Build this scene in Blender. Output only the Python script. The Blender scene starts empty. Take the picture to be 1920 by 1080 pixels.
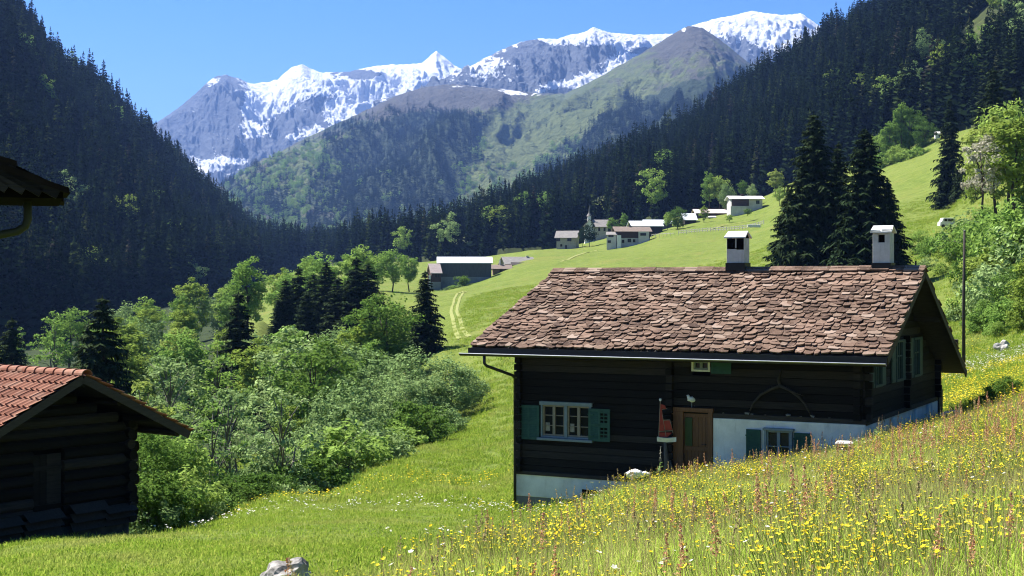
import bpy, bmesh, math, random
import numpy as np
from mathutils import Vector, Matrix

random.seed(7)
RNG = np.random.default_rng(11)
SC = bpy.context.scene
COL = SC.collection
F = 2600.0                       # focal length in photograph pixels (1920 wide)
PI = math.pi
R = math.radians

# ------------------------------------------------------------------ camera
cam = bpy.data.cameras.new('camera')
cam.sensor_width = 36.0
cam.lens = 36.0 * F / 1920.0
cam.clip_start = 0.1
cam.clip_end = 60000
camo = bpy.data.objects.new('camera', cam)
camo.rotation_euler = (PI / 2, 0, 0)
COL.objects.link(camo)
SC.camera = camo

# ------------------------------------------------------------------ sky and sun
SUN_EL = R(56)
SUN = Vector((-0.86 * math.cos(SUN_EL), 0.51 * math.cos(SUN_EL), math.sin(SUN_EL))).normalized()
world = bpy.data.worlds.new('World')
SC.world = world
world.use_nodes = True
nt = world.node_tree
bg = nt.nodes['Background']
sky = nt.nodes.new('ShaderNodeTexSky')
sky.sky_type = 'NISHITA'
sky.sun_disc = False
sky.sun_elevation = math.asin(SUN.z)
sky.sun_rotation = math.atan2(SUN.x, SUN.y) % (2 * PI)
sky.altitude = 1300
sky.air_density = 1.0
sky.dust_density = 0.2
sky.ozone_density = 3.5
hs = nt.nodes.new('ShaderNodeHueSaturation')
hs.inputs['Saturation'].default_value = 1.38
nt.links.new(sky.outputs['Color'], hs.inputs['Color'])
mxs = nt.nodes.new('ShaderNodeMix'); mxs.data_type = 'RGBA'; mxs.blend_type = 'MULTIPLY'; mxs.inputs['Factor'].default_value = 1
mxs.inputs[7].default_value = (0.97, 0.86, 0.97, 1)
nt.links.new(hs.outputs['Color'], mxs.inputs[6])
nt.links.new(mxs.outputs[2], bg.inputs['Color'])
bg.inputs['Strength'].default_value = 0.052
sl = bpy.data.lights.new('sun', 'SUN')
sl.energy = 5.0
sl.angle = R(0.5)
sl.color = (1.0, 0.95, 0.87)
so = bpy.data.objects.new('sun', sl)
so.rotation_mode = 'QUATERNION'
so.rotation_quaternion = SUN.to_track_quat('Z', 'Y')
COL.objects.link(so)
SC.view_settings.view_transform = 'Standard'
SC.view_settings.look = 'None'
SC.view_settings.exposure = 1.6
SC.view_settings.gamma = 1.0
SC.view_settings.use_curve_mapping = False
SC.cycles.filter_width = 1.1
SC.cycles.max_bounces = 5
SC.cycles.diffuse_bounces = 3
SC.cycles.glossy_bounces = 2
SC.cycles.transmission_bounces = 3
SC.cycles.volume_bounces = 0
SC.cycles.caustics_reflective = False
SC.cycles.caustics_refractive = False
SC.cycles.use_denoising = True
SC.cycles.denoiser = 'OPENIMAGEDENOISE'
SC.cycles.denoising_input_passes = 'RGB_ALBEDO_NORMAL'

# ------------------------------------------------------------------ helpers
def P(px, py, Y):
    return Vector(((px - 960) / F * Y, Y, (540 - py) / F * Y))

def tag(o, label=None, cat=None, group=None, kind=None):
    if label: o['label'] = label
    if cat: o['category'] = cat
    if group: o['group'] = group
    if kind: o['kind'] = kind
    return o

def thing(name, label, cat, loc=(0, 0, 0), rz=0.0, group=None):
    o = bpy.data.objects.new(name, None)
    o.empty_display_size = 0.3
    o.location = loc
    o.rotation_euler = (0, 0, rz)
    COL.objects.link(o)
    return tag(o, label, cat, group)

def link(name, me, parent=None, loc=None):
    o = bpy.data.objects.new(name, me)
    COL.objects.link(o)
    if parent: o.parent = parent
    if loc is not None: o.location = loc
    return o

def np_mesh(name, V, Fc, mat=None, smooth=False, mats=None, midx=None):
    """V (n,3); Fc (m,3) or (m,4) int array, or list of such arrays"""
    me = bpy.data.meshes.new(name)
    V = np.asarray(V, dtype=np.float32)
    if not isinstance(Fc, list): Fc = [Fc]
    Fc = [np.asarray(f, dtype=np.int32) for f in Fc if len(f)]
    loops = np.concatenate([f.ravel() for f in Fc])
    totals = np.concatenate([np.full(len(f), f.shape[1], np.int32) for f in Fc])
    starts = np.concatenate([[0], np.cumsum(totals)[:-1]]).astype(np.int32)
    me.vertices.add(len(V)); me.vertices.foreach_set('co', V.ravel())
    me.loops.add(len(loops)); me.loops.foreach_set('vertex_index', loops)
    me.polygons.add(len(totals))
    me.polygons.foreach_set('loop_start', starts)
    me.polygons.foreach_set('loop_total', totals)
    if mats:
        for m in mats: me.materials.append(m)
        me.polygons.foreach_set('material_index', np.asarray(midx, np.int32))
    elif mat: me.materials.append(mat)
    me.update(calc_edges=True)
    me.polygons.foreach_set('use_smooth', np.full(len(totals), smooth, bool))
    me.validate()
    return me

class MB:
    """collects simple shapes and links them as one mesh object"""
    def __init__(s): s.v = []; s.f = []
    def add(s, vs, fs):
        n = len(s.v); s.v += [tuple(v) for v in vs]; s.f += [tuple(i + n for i in f) for f in fs]; return s
    def box(s, x0, x1, y0, y1, z0, z1, jit=0.0):
        j = (lambda: random.uniform(-jit, jit)) if jit else (lambda: 0)
        vs = [(x + j(), y + j(), z + j()) for z in (z0, z1) for y in (y0, y1) for x in (x0, x1)]
        return s.add(vs, [(0, 2, 3, 1), (4, 5, 7, 6), (0, 1, 5, 4), (2, 6, 7, 3), (0, 4, 6, 2), (1, 3, 7, 5)])
    def bar(s, a, b, w, h, up=(0, 0, 1)):
        a = Vector(a); b = Vector(b); d = (b - a).normalized(); up = Vector(up)
        x = d.cross(up)
        if x.length < 1e-4: x = d.cross(Vector((1, 0, 0)))
        x.normalize(); y = x.cross(d).normalized()
        vs = []
        for p in (a, b):
            for sx, sy in ((-1, -1), (1, -1), (1, 1), (-1, 1)):
                vs.append(p + x * sx * w / 2 + y * sy * h / 2)
        return s.add(vs, [(3, 2, 1, 0), (4, 5, 6, 7), (0, 1, 5, 4), (1, 2, 6, 5), (2, 3, 7, 6), (3, 0, 4, 7)])
    def tube(s, pts, rad, n=8, cap=True):
        pts = [Vector(p) for p in pts]
        rads = rad if isinstance(rad, (list, tuple)) else [rad] * len(pts)
        vs = []; fs = []
        d0 = (pts[1] - pts[0]).normalized()
        ref = Vector((0, 0, 1)) if abs(d0.z) < 0.9 else Vector((1, 0, 0))
        x = d0.cross(ref).normalized()
        for i, p in enumerate(pts):
            d = (pts[min(i + 1, len(pts) - 1)] - pts[max(i - 1, 0)]).normalized()
            x = (x - d * x.dot(d)).normalized(); y = d.cross(x)
            for k in range(n):
                a = 2 * PI * k / n
                vs.append(p + (x * math.cos(a) + y * math.sin(a)) * rads[i])
        for i in range(len(pts) - 1):
            for k in range(n):
                k2 = (k + 1) % n
                fs.append((i * n + k, i * n + k2, (i + 1) * n + k2, (i + 1) * n + k))
        if cap:
            fs.append(tuple(reversed(range(n)))); m = (len(pts) - 1) * n
            fs.append(tuple(m + k for k in range(n)))
        return s.add(vs, fs)
    def prism(s, poly, axis_fn, d0, d1):
        """poly: list of 2d points; axis_fn(u,v,d)->xyz"""
        n = len(poly)
        vs = [axis_fn(u, v, d0) for u, v in poly] + [axis_fn(u, v, d1) for u, v in poly]
        fs = [tuple(range(n)), tuple(reversed(range(n, 2 * n)))]
        for i in range(n):
            j = (i + 1) % n
            fs.append((i, i + n, j + n, j))
        return s.add(vs, fs)
    def mesh(s, name, mat, smooth=False, bevel=0.0):
        me = bpy.data.meshes.new(name)
        me.from_pydata(s.v, [], s.f)
        me.update()
        bm = bmesh.new(); bm.from_mesh(me)
        bmesh.ops.recalc_face_normals(bm, faces=bm.faces)
        if bevel > 0:
            bmesh.ops.bevel(bm, geom=list(bm.edges), offset=bevel, segments=1, affect='EDGES', profile=0.5, clamp_overlap=True)
        bm.to_mesh(me); bm.free()
        me.materials.append(mat)
        if smooth:
            for p in me.polygons: p.use_smooth = True
        return me
    def build(s, name, mat, parent=None, smooth=False, bevel=0.0, loc=None):
        return link(name, s.mesh(name, mat, smooth, bevel), parent, loc)

# ------------------------------------------------------------------ noise
_pr = np.random.default_rng(5)
PERM = np.concatenate([_pr.permutation(256)] * 3)
_ga = _pr.uniform(0, 2 * np.pi, 256)
GR = np.stack([np.cos(_ga), np.sin(_ga)], 1)
def perlin(x, y):
    x = np.asarray(x, float); y = np.asarray(y, float)
    xi = np.floor(x).astype(int); yi = np.floor(y).astype(int)
    xf = x - xi; yf = y - yi
    def g(i, j, dx, dy):
        h = PERM[PERM[(xi + i) & 255] + ((yi + j) & 255)]
        v = GR[h]
        return v[..., 0] * dx + v[..., 1] * dy
    u = xf ** 3 * (xf * (xf * 6 - 15) + 10); v = yf ** 3 * (yf * (yf * 6 - 15) + 10)
    a = g(0, 0, xf, yf); b = g(1, 0, xf - 1, yf); c = g(0, 1, xf, yf - 1); d = g(1, 1, xf - 1, yf - 1)
    return ((a * (1 - u) + b * u) * (1 - v) + (c * (1 - u) + d * u) * v) * 1.5
def fbm(x, y, octv=4, gain=0.5):
    s = 0; a = 1.0; t = 0
    for o in range(octv):
        s = s + a * perlin(x * 2 ** o + 17.3 * o, y * 2 ** o + 9.1 * o); t += a; a *= gain
    return s / t
def ridged(x, y, octv=5, gain=0.5):
    s = 0; a = 1.0; t = 0
    for o in range(octv):
        s = s + a * (1 - 2 * np.abs(perlin(x * 2 ** o + 31.7 * o, y * 2 ** o + 5.9 * o))); t += a; a *= gain
    return s / t

# ------------------------------------------------------------------ materials
class NT:
    def __init__(s, name):
        s.m = bpy.data.materials.new(name); s.m.use_nodes = True
        s.t = s.m.node_tree; s.t.nodes.clear()
        s.out = s.t.nodes.new('ShaderNodeOutputMaterial')
    def n(s, typ, **kw):
        nd = s.t.nodes.new(typ)
        for k, v in kw.items():
            if k in nd.inputs.keys(): s.set(nd.inputs[k], v)
            else: setattr(nd, k, v)
        return nd
    def set(s, inp, v):
        if isinstance(v, bpy.types.NodeSocket): s.t.links.new(v, inp)
        else:
            if hasattr(inp.default_value, '__len__') and len(inp.default_value) == 4 and len(v) == 3: v = (*v, 1)
            inp.default_value = v
    def geo(s): return s.n('ShaderNodeNewGeometry')
    def objc(s): return s.n('ShaderNodeTexCoord').outputs['Object']
    def pos(s): return s.geo().outputs['Position']
    def noise(s, vec, scale, detail=4, rough=0.55, dist=0.0):
        nd = s.n('ShaderNodeTexNoise', Scale=scale, Detail=detail, Roughness=rough, Distortion=dist)
        s.set(nd.inputs['Vector'], vec)
        return nd.outputs['Fac']
    def mapping(s, vec, scale=(1, 1, 1), rot=(0, 0, 0)):
        nd = s.n('ShaderNodeMapping', Scale=scale, Rotation=rot); s.set(nd.inputs['Vector'], vec); return nd.outputs[0]
    def ramp(s, fac, stops, interp='LINEAR'):
        nd = s.n('ShaderNodeValToRGB'); cr = nd.color_ramp; cr.interpolation = interp
        while len(cr.elements) < len(stops): cr.elements.new(0.5)
        for e, (p, c) in zip(cr.elements, stops):
            e.position = p; e.color = (*c, 1) if len(c) == 3 else c
        s.set(nd.inputs[0], fac); return nd.outputs[0]
    def math(s, op, a, b=0.0, c=0.0, clamp=False):
        nd = s.n('ShaderNodeMath', operation=op, use_clamp=clamp)
        s.set(nd.inputs[0], a); s.set(nd.inputs[1], b); s.set(nd.inputs[2], c); return nd.outputs[0]
    def mix(s, fac, a, b, mode='MIX'):
        nd = s.n('ShaderNodeMix', data_type='RGBA', blend_type=mode)
        s.set(nd.inputs['Factor'], fac)
        ca = [i for i in nd.inputs if i.type == 'RGBA']
        s.set(ca[0], a); s.set(ca[1], b)
        return [o for o in nd.outputs if o.type == 'RGBA'][0]
    def smooth(s, v, lo, hi):
        nd = s.n('ShaderNodeMapRange', interpolation_type='SMOOTHSTEP')
        s.set(nd.inputs['Value'], v); nd.inputs['From Min'].default_value = lo; nd.inputs['From Max'].default_value = hi
        return nd.outputs[0]
    def attr(s, name): return s.n('ShaderNodeAttribute', attribute_name=name).outputs['Fac']
    def bump(s, h, strength=0.3, dist=0.05):
        nd = s.n('ShaderNodeBump', Strength=strength, Distance=dist); s.set(nd.inputs['Height'], h); return nd.outputs[0]
    def bsdf(s, color, rough=0.8, normal=None, metallic=0.0, spec=0.3):
        nd = s.n('ShaderNodeBsdfPrincipled', Roughness=rough, Metallic=metallic)
        nd.inputs['Specular IOR Level'].default_value = spec
        s.set(nd.inputs['Base Color'], color)
        if normal is not None: s.set(nd.inputs['Normal'], normal)
        s.t.links.new(nd.outputs[0], s.out.inputs['Surface'])
        return nd
    def leaf(s, color, trans=0.35, tcol=None):
        d = s.n('ShaderNodeBsdfDiffuse'); s.set(d.inputs['Color'], color)
        t = s.n('ShaderNodeBsdfTranslucent'); s.set(t.inputs['Color'], tcol if tcol is not None else color)
        mx = s.n('ShaderNodeMixShader'); mx.inputs[0].default_value = trans
        s.t.links.new(d.outputs[0], mx.inputs[1]); s.t.links.new(t.outputs[0], mx.inputs[2])
        s.t.links.new(mx.outputs[0], s.out.inputs['Surface'])

def simple(name, c1, c2=None, scale=3.0, rough=0.8, bump=0.0, stretch=(1, 1, 1), metallic=0.0, spec=0.3, detail=5):
    k = NT(name); o = k.mapping(k.objc(), stretch)
    if c2 is None: c2 = tuple(x * 0.7 for x in c1)
    f = k.noise(o, scale, detail, 0.6)
    col = k.ramp(f, [(0.3, c2), (0.7, c1)])
    k.bsdf(col, rough, k.bump(f, bump, 0.03) if bump else None, metallic, spec)
    return k.m

M = {}
M['plaster'] = simple('white_plaster', (0.80, 0.79, 0.76), (0.66, 0.65, 0.62), 2.5, 0.9, 0.15)
M['plaster_grey'] = simple('grey_plaster', (0.22, 0.215, 0.21), (0.17, 0.165, 0.16), 3, 0.95, 0.2)
M['metal_dark'] = simple('dark_metal', (0.03, 0.03, 0.033), (0.02, 0.02, 0.022), 6, 0.45, 0, metallic=0.6, spec=0.5)
M['gutter'] = simple('gutter_metal', (0.06, 0.06, 0.065), (0.03, 0.03, 0.033), 6, 0.35, 0, metallic=0.8, spec=0.5)
M['rim'] = simple('rim_highlight_metal', (0.55, 0.57, 0.6), (0.4, 0.42, 0.45), 6, 0.35, 0, metallic=0.9)  # lighter than the gutter: its highlight is put into this colour
M['black_flash'] = simple('black_flashing', (0.012, 0.012, 0.013), (0.009, 0.009, 0.01), 6, 0.6)
M['stone_white'] = simple('pale_slab', (0.74, 0.73, 0.70), (0.5, 0.5, 0.47), 5, 0.9, 0.2)
M['void'] = simple('dark_interior', (0.005, 0.005, 0.006), (0.003, 0.003, 0.004), 2, 0.95, spec=0.02)
M['frame_blue'] = simple('blue_grey_paint', (0.20, 0.24, 0.27), (0.15, 0.19, 0.21), 8, 0.7)
M['casement'] = simple('pale_wood_casement', (0.27, 0.225, 0.17), (0.20, 0.165, 0.12), 10, 0.6)
M['shutter'] = simple('green_paint', (0.035, 0.095, 0.075), (0.022, 0.065, 0.052), 7, 0.75, 0.1)
M['shutter_dark'] = simple('dark_green_paint', (0.02, 0.075, 0.055), (0.014, 0.05, 0.04), 7, 0.7, 0.1)
M['shutter_pale'] = simple('pale_green_paint', (0.06, 0.095, 0.085), (0.04, 0.07, 0.062), 7, 0.75, 0.1)
M['glass'] = simple('window_glass', (0.012, 0.014, 0.017), (0.008, 0.009, 0.011), 2, 0.15, 0, spec=0.25)
M['curtain'] = simple('curtain_cloth', (0.35, 0.32, 0.27), (0.22, 0.20, 0.17), 12, 0.9)
M['door_wood'] = simple('brown_door_wood', (0.19, 0.085, 0.036), (0.105, 0.045, 0.02), 6, 0.6, 0.2, (8, 8, 0.6))
M['wood_grey'] = simple('weathered_grey_wood', (0.13, 0.115, 0.10), (0.06, 0.052, 0.045), 6, 0.9, 0.3, (6, 6, 0.7))
M['branch'] = simple('old_branch_wood', (0.045, 0.038, 0.033), (0.022, 0.019, 0.017), 6, 0.9, 0.3)
M['slab_dark'] = simple('black_brown_slab', (0.02, 0.015, 0.012), (0.008, 0.006, 0.005), 5, 0.95, 0.3, spec=0.05)
M['wood_board'] = simple('brown_barge_board', (0.05, 0.042, 0.036), (0.028, 0.023, 0.02), 4, 0.85, 0.2, (1, 1, 6))
M['red_cloth'] = simple('red_cloth', (0.32, 0.045, 0.03), (0.2, 0.03, 0.02), 5, 0.9)
M['white_paint'] = simple('white_paint', (0.75, 0.75, 0.74), (0.6, 0.6, 0.58), 6, 0.6)
M['rock'] = simple('grey_rock', (0.50, 0.47, 0.43), (0.03, 0.028, 0.026), 5.5, 0.95, 0.6, detail=8)
M['rock_dark'] = simple('dark_stone_base', (0.09, 0.085, 0.08), (0.03, 0.028, 0.027), 5, 0.95, 0.5)
M['village_plaster'] = simple('aged_village_plaster', (0.56, 0.54, 0.50), (0.42, 0.40, 0.37), 0.6, 0.9)
M['boulder_pale'] = simple('pale_boulder', (0.50, 0.48, 0.45), (0.22, 0.21, 0.19), 4, 0.95, 0.5)
M['rock_white'] = simple('white_rock', (0.78, 0.77, 0.75), (0.55, 0.54, 0.52), 5, 0.95, 0.4)
M['pole_wood'] = simple('dark_pole_wood', (0.045, 0.038, 0.032), (0.025, 0.02, 0.018), 5, 0.9, 0.2, (4, 4, .5))
M['roof_metal'] = simple('bright_sheet_roof', (0.62, 0.66, 0.70), (0.55, 0.58, 0.62), 0.4, 0.5, 0, metallic=0.0, spec=0.5)
M['roof_grey'] = simple('grey_slab_roof', (0.24, 0.225, 0.21), (0.15, 0.14, 0.13), 0.9, 0.9, 0.3, (1, 3, 1), detail=8)
M['roof_brown'] = simple('brown_slab_roof', (0.20, 0.155, 0.125), (0.12, 0.09, 0.075), 0.9, 0.9, 0.3, (1, 3, 1), detail=8)
M['roof_pink'] = simple('pale_pink_roof', (0.55, 0.45, 0.41), (0.42, 0.33, 0.30), 0.8, 0.9, 0.2, (1, 2, 1))
M['wood_far'] = simple('brown_plank_wall', (0.075, 0.045, 0.032), (0.045, 0.028, 0.02), 1.2, 0.9, 0.0, (1, 1, 4))
M['wood_far_grey'] = simple('grey_plank_wall', (0.10, 0.10, 0.105), (0.07, 0.07, 0.075), 1.2, 0.9, 0.0, (3, 3, .5))
M['wood_pale'] = simple('pale_brown_plank_wall', (0.30, 0.21, 0.14), (0.2, 0.14, 0.095), 1.2, 0.9, 0.0, (1, 1, 4))
M['stonewall'] = simple('pale_stone_wall', (0.48, 0.44, 0.38), (0.3, 0.27, 0.23), 1.8, 0.95, 0.3, detail=8)
M['concrete'] = simple('grey_concrete', (0.26, 0.26, 0.25), (0.18, 0.18, 0.175), 0.7, 0.9)
M['fence_wood'] = simple('pale_fence_wood', (0.62, 0.58, 0.50), (0.45, 0.42, 0.36), 3, 0.9)

def mk_log(name, c1, c2):
    k = NT(name); o = k.objc(); g = k.geo()
    rnd = g.outputs['Random Per Island']
    f = k.noise(k.mapping(o, (0.8, 0.8, 14)), 3.0, 6, 0.65)
    col = k.ramp(f, [(0.25, c2), (0.75, c1)])
    v = k.math('MULTIPLY_ADD', k.math('POWER', rnd, 2.5), 1.9, 0.5)
    col = k.mix(1.0, col, v, 'MULTIPLY')
    k.bsdf(col, 0.85, k.bump(f, 0.5, 0.02), spec=0.15)
    return k.m
M['log'] = mk_log('dark_log_wood', (0.021, 0.0175, 0.0155), (0.0055, 0.005, 0.0048))
M['log_barn'] = mk_log('black_barn_log', (0.020, 0.017, 0.0155), (0.006, 0.0055, 0.0055))

k = NT('stone_roof_slab'); o = k.objc(); g = k.geo(); rnd = g.outputs['Random Per Island']
n1 = k.noise(o, 1.1, 4, 0.6); n2 = k.noise(o, 14, 6, 0.7)
base = k.ramp(rnd, [(0.0, (0.045, 0.026, 0.018)), (0.3, (0.080, 0.047, 0.031)), (0.6, (0.115, 0.073, 0.050)), (0.85, (0.15, 0.102, 0.072)), (1.0, (0.26, 0.197, 0.155))])
base = k.mix(k.smooth(n1, 0.45, 0.75), base, (0.20, 0.128, 0.092))
base = k.mix(k.math('MULTIPLY', k.smooth(n2, 0.5, 0.72), 0.6), base, (0.30, 0.22, 0.17))
k.bsdf(base, 0.9, k.bump(n2, 0.5, 0.03), spec=0.2); M['slab'] = k.m

k = NT('orange_clay_tile'); o = k.objc(); g = k.geo(); rnd = g.outputs['Random Per Island']
n2 = k.noise(o, 9, 5, 0.7); n1 = k.noise(o, 2.2, 4, 0.6)
base = k.ramp(rnd, [(0.0, (0.17, 0.065, 0.038)), (0.5, (0.23, 0.092, 0.055)), (1.0, (0.29, 0.135, 0.085))])
base = k.mix(k.math('MULTIPLY', k.smooth(n1, 0.45, 0.7), 0.5), base, (0.33, 0.22, 0.16))
base = k.mix(k.math('MULTIPLY', k.smooth(n2, 0.55, 0.75), 0.5), base, (0.12, 0.06, 0.045))
k.bsdf(base, 0.85, k.bump(n2, 0.2, 0.01), spec=0.2); M['clay'] = k.m

k = NT('sooty_plaster'); o = k.objc()
n1 = k.noise(k.mapping(o, (5, 5, .8)), 1.6, 5, .7); n2 = k.noise(o, 4, 5, .6)
c = k.ramp(n2, [(.3, (.40, .395, .38)), (.7, (.52, .515, .50))])
c = k.mix(k.math('MULTIPLY', k.smooth(n1, .5, .72), .55), c, (.30, .28, .25))
k.bsdf(c, .9, k.bump(n2, .2, .02)); M['plaster_old'] = k.m

k = NT('plinth_plaster'); o = k.objc()
n1 = k.noise(k.mapping(o, (3, 3, .7)), 1.1, 5, .7); n2 = k.noise(o, 1.6, 6, .65); n3 = k.noise(o, 14, 4, .6)
c = k.ramp(n2, [(.3, (.60, .59, .56)), (.65, (.80, .79, .76))])
c = k.mix(k.math('MULTIPLY', k.smooth(n1, .52, .74), .45), c, (.40, .38, .34))
k.bsdf(c, .9, k.bump(n3, .25, .012)); M['plinth'] = k.m
# ================================================================== LAND
OFF = 10.0
EBASE = [(-700, 760, 300), (-300, 690, 320), (0, 652, 420), (100, 637, 450), (300, 572, 600), (450, 542, 800), (560, 503, 1100), (660, 492, 1500)]
DBASE = [(520, 500, 1300), (620, 494, 1000), (700, 487, 850), (830, 483, 740), (950, 472, 690), (1060, 458, 680), (1150, 436, 670), (1250, 404, 640), (1370, 384, 630), (1480, 338, 610), (1640, 286, 560), (1760, 246, 520), (1850, 225, 470), (1960, 205, 430), (2200, 150, 380), (2700, 100, 350)]
CTRL = []
def cp(px, py, Y): CTRL.append(((px - 960) / F * Y, Y, (540 - py) / F * Y))
def cw(x, y, z): CTRL.append((x, y, z))
# round the camera
for a in [(0, 0, -1.65), (-2, -6, -0.9), (6, -6, -0.6), (-8, 0, -2.6), (8, 0, -0.6), (-3, 4, -2.35), (3, 4, -1.8), (0, 4, -2.1), (0, 8, -2.55), (-9, -8, -2), (9, -8, 0.6), (18, 0, 1.5), (-18, 0, -4.5), (6, 8, -2.0), (12, 10, -0.6), (-4, 9, -2.95), (-7, 11, -3.6)]: cw(*a)
for a in [(540, 1082, 16), (100, 1084, 17), (960, 1088, 13.5)]: cp(*a)
# tall bank on the right (ground, grass stands on it)
for a in [(1500, 1110, 10), (1900, 1100, 9), (1180, 925, 32), (1060, 985, 27), (1350, 918, 31), (1500, 912, 29), (1620, 898, 28), (1750, 866, 27.5), (1920, 830, 27), (2100, 775, 27), (1300, 1000, 20), (1600, 985, 18), (1900, 945, 17), (1000, 1040, 19.5)]: cp(*a)
# around the big house
for a in [(970, 968, 45.3), (1170, 926, 43.5), (1300, 893, 42.3), (1450, 866, 41), (1618, 838, 40), (1752, 792, 49), (1640, 835, 38), (930, 940, 45)]: cp(*a)
cw(-2.0, 58, -8.2); cw(5, 55, -6.3); cw(12, 55, -5.0); cw(10, 42, -5.0)
# meadow right of and behind the house
for a in [(1830, 770, 45), (1900, 748, 46), (1830, 742, 56), (1900, 700, 66), (1860, 662, 85), (1960, 640, 80), (1790, 655, 92), (1800, 590, 112), (1780, 535, 145), (1740, 540, 150), (1880, 560, 112), (1880, 500, 132), (1960, 470, 130), (1920, 400, 175), (2000, 330, 190), (1740, 470, 205), (1760, 437, 225), (1700, 430, 260), (1680, 330, 420), (1740, 290, 460), (1680, 380, 330), (1830, 300, 330), (1900, 250, 270), (1780, 400, 290)]: cp(*a)
cw(8, 75, -6); cw(14, 100, -3.5); cw(3, 100, -7)
# left meadow
for a in [(700, 960, 38), (400, 985, 33), (300, 1003, 30), (60, 1012, 28), (520, 930, 49), (700, 874, 63), (800, 838, 74), (900, 806, 86), (930, 760, 100), (900, 700, 130), (960, 700, 120), (820, 655, 170), (880, 620, 200), (850, 600, 230), (850, 550, 360), (1000, 560, 260), (830, 548, 430), (900, 528, 440), (960, 500, 460), (1000, 468, 540), (1040, 470, 570), (1080, 468, 570), (1200, 457, 530), (1230, 445, 520), (1300, 436, 500), (1400, 432, 470), (1300, 500, 330), (1100, 520, 330), (1200, 500, 350), (1440, 400, 540), (1400, 398, 570), (1330, 412, 560), (1430, 470, 320), (1560, 500, 190), (1500, 520, 190), (1640, 480, 200), (1550, 420, 330), (1550, 380, 450), (1250, 560, 180), (1400, 560, 150), (1100, 600, 160), (1560, 330, 560)]: cp(*a)
# ravine
for a in [(-20, 28, -7.5), (-17, 36, -7.4), (-12, 46, -8.6), (-9, 56, -10), (-25, 45, -11), (-15, 66, -12.5), (-8, 82, -11.5), (-30, 62, -13.5), (-50, 60, -13), (-20, 90, -13.5), (-35, 95, -15), (-60, 100, -15), (-10, 120, -11), (-8, 150, -10), (-30, 150, -15), (-15, 200, -13), (-50, 180, -16), (-80, 200, -17), (-40, 250, -14), (-25, 250, -12.5), (-70, 300, -15), (-110, 350, -17), (-50, 350, -10)]: cw(*a)
for a in [(650, 562, 350), (740, 545, 420), (780, 530, 480), (620, 545, 450), (500, 600, 250), (480, 610, 230), (690, 520, 560), (800, 505, 600)]: cp(*a)
for a in EBASE + DBASE: cp(a[0], a[1] + 4, a[2])
for a in [(760, 520, 1100), (560, 520, 1500), (1000, 480, 1000), (1300, 440, 1000), (1600, 350, 1000), (2000, 300, 900), (200, 620, 900), (-300, 700, 800)]: cp(*a)
CTRL = np.array(CTRL)
def _uv(X, Y):
    q = np.maximum(Y + OFF, 0.5)
    return np.stack([np.clip(X / q, -1.3, 1.3) * 5.0, np.log(q)], -1)
_cu = _uv(CTRL[:, 0], CTRL[:, 1]); _ct = CTRL[:, 2] / (CTRL[:, 1] + OFF)
def _ker(d2): return np.sqrt(d2 + 0.02 ** 2)
_d2 = ((_cu[:, None] - _cu[None]) ** 2).sum(-1)
_n = len(_cu)
_A = np.zeros((_n + 3, _n + 3)); _A[:_n, :_n] = -_ker(_d2) + np.eye(_n) * 0.01
_A[:_n, _n] = 1; _A[:_n, _n + 1:] = _cu; _A[_n, :_n] = 1; _A[_n + 1:, :_n] = _cu.T
_sol = np.linalg.solve(_A, np.concatenate([_ct, np.zeros(3)]))
def ground(X, Y):
    X = np.asarray(X, float); Y = np.asarray(Y, float); sh = X.shape
    X = X.ravel(); Y = Y.ravel(); out = np.empty(len(X))
    for i in range(0, len(X), 20000):
        u = _uv(X[i:i + 20000], Y[i:i + 20000])
        d2 = ((u[:, None] - _cu[None]) ** 2).sum(-1)
        t = -_ker(d2) @ _sol[:_n] + _sol[_n] + u @ _sol[_n + 1:]
        out[i:i + 20000] = t * np.maximum(Y[i:i + 20000] + OFF, 0.5)
    out += 0.09 * fbm(X / 5.0, Y / 5.0, 3) * np.clip(Y / 20, 0.2, 1) + 0.6 * fbm(X / 60, Y / 60, 3) * np.clip((Y - 90) / 150, 0, 1)
    out += (0.35 * perlin(X / 14, Y / 30) + 0.16 * perlin(X / 5 + 3, Y / 11)) * np.clip((Y - 120) / 200, 0, 1)
    return out.reshape(sh)
def gz(x, y): return float(ground(np.array([x]), np.array([y]))[0])

# ---- meadow material: real mottling of grass, herbs and seed heads
k = NT('meadow'); p = k.pos()
n1 = k.noise(p, 0.045, 4, 0.6); n2 = k.noise(p, 0.35, 5, 0.65); n3 = k.noise(p, 3.0, 4, 0.7)
n4 = k.noise(k.mapping(p, (1, 0.5, 1)), 0.07, 6, 0.7, 0.6)
c = k.ramp(n2, [(0.28, (0.070, 0.112, 0.014)), (0.5, (0.125, 0.165, 0.027)), (0.72, (0.165, 0.212, 0.045))])
c = k.mix(k.math('MULTIPLY', k.smooth(n1, 0.35, 0.7), .5), c, (0.175, 0.200, 0.045))
c = k.mix(k.math('MULTIPLY', k.smooth(n4, 0.52, 0.72), 0.5), c, (0.22, 0.19, 0.06))
n5 = k.noise(k.mapping(p, (0.6, 1.0, 1.0)), 0.8, 5, 0.75)
c = k.mix(k.math('MULTIPLY', k.smooth(n5, 0.48, 0.68), 0.6), c, (0.075, 0.120, 0.016))
c = k.mix(k.math('MULTIPLY', k.smooth(n5, 0.50, 0.28), 0.0), c, (0.26, 0.24, 0.09))
c = k.mix(k.math('MULTIPLY', k.smooth(n3, 0.45, 0.75), 0.45), c, (0.05, 0.085, 0.010))
c = k.mix(k.smooth(k.attr('undergrowth_shade'), .3, .7), c, k.ramp(n2, [(.3, (.018, .028, .010)), (.7, (.040, .060, .018))]))  # gully scrub floor, coloured dark to paint the shaded gaps between crowns
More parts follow.
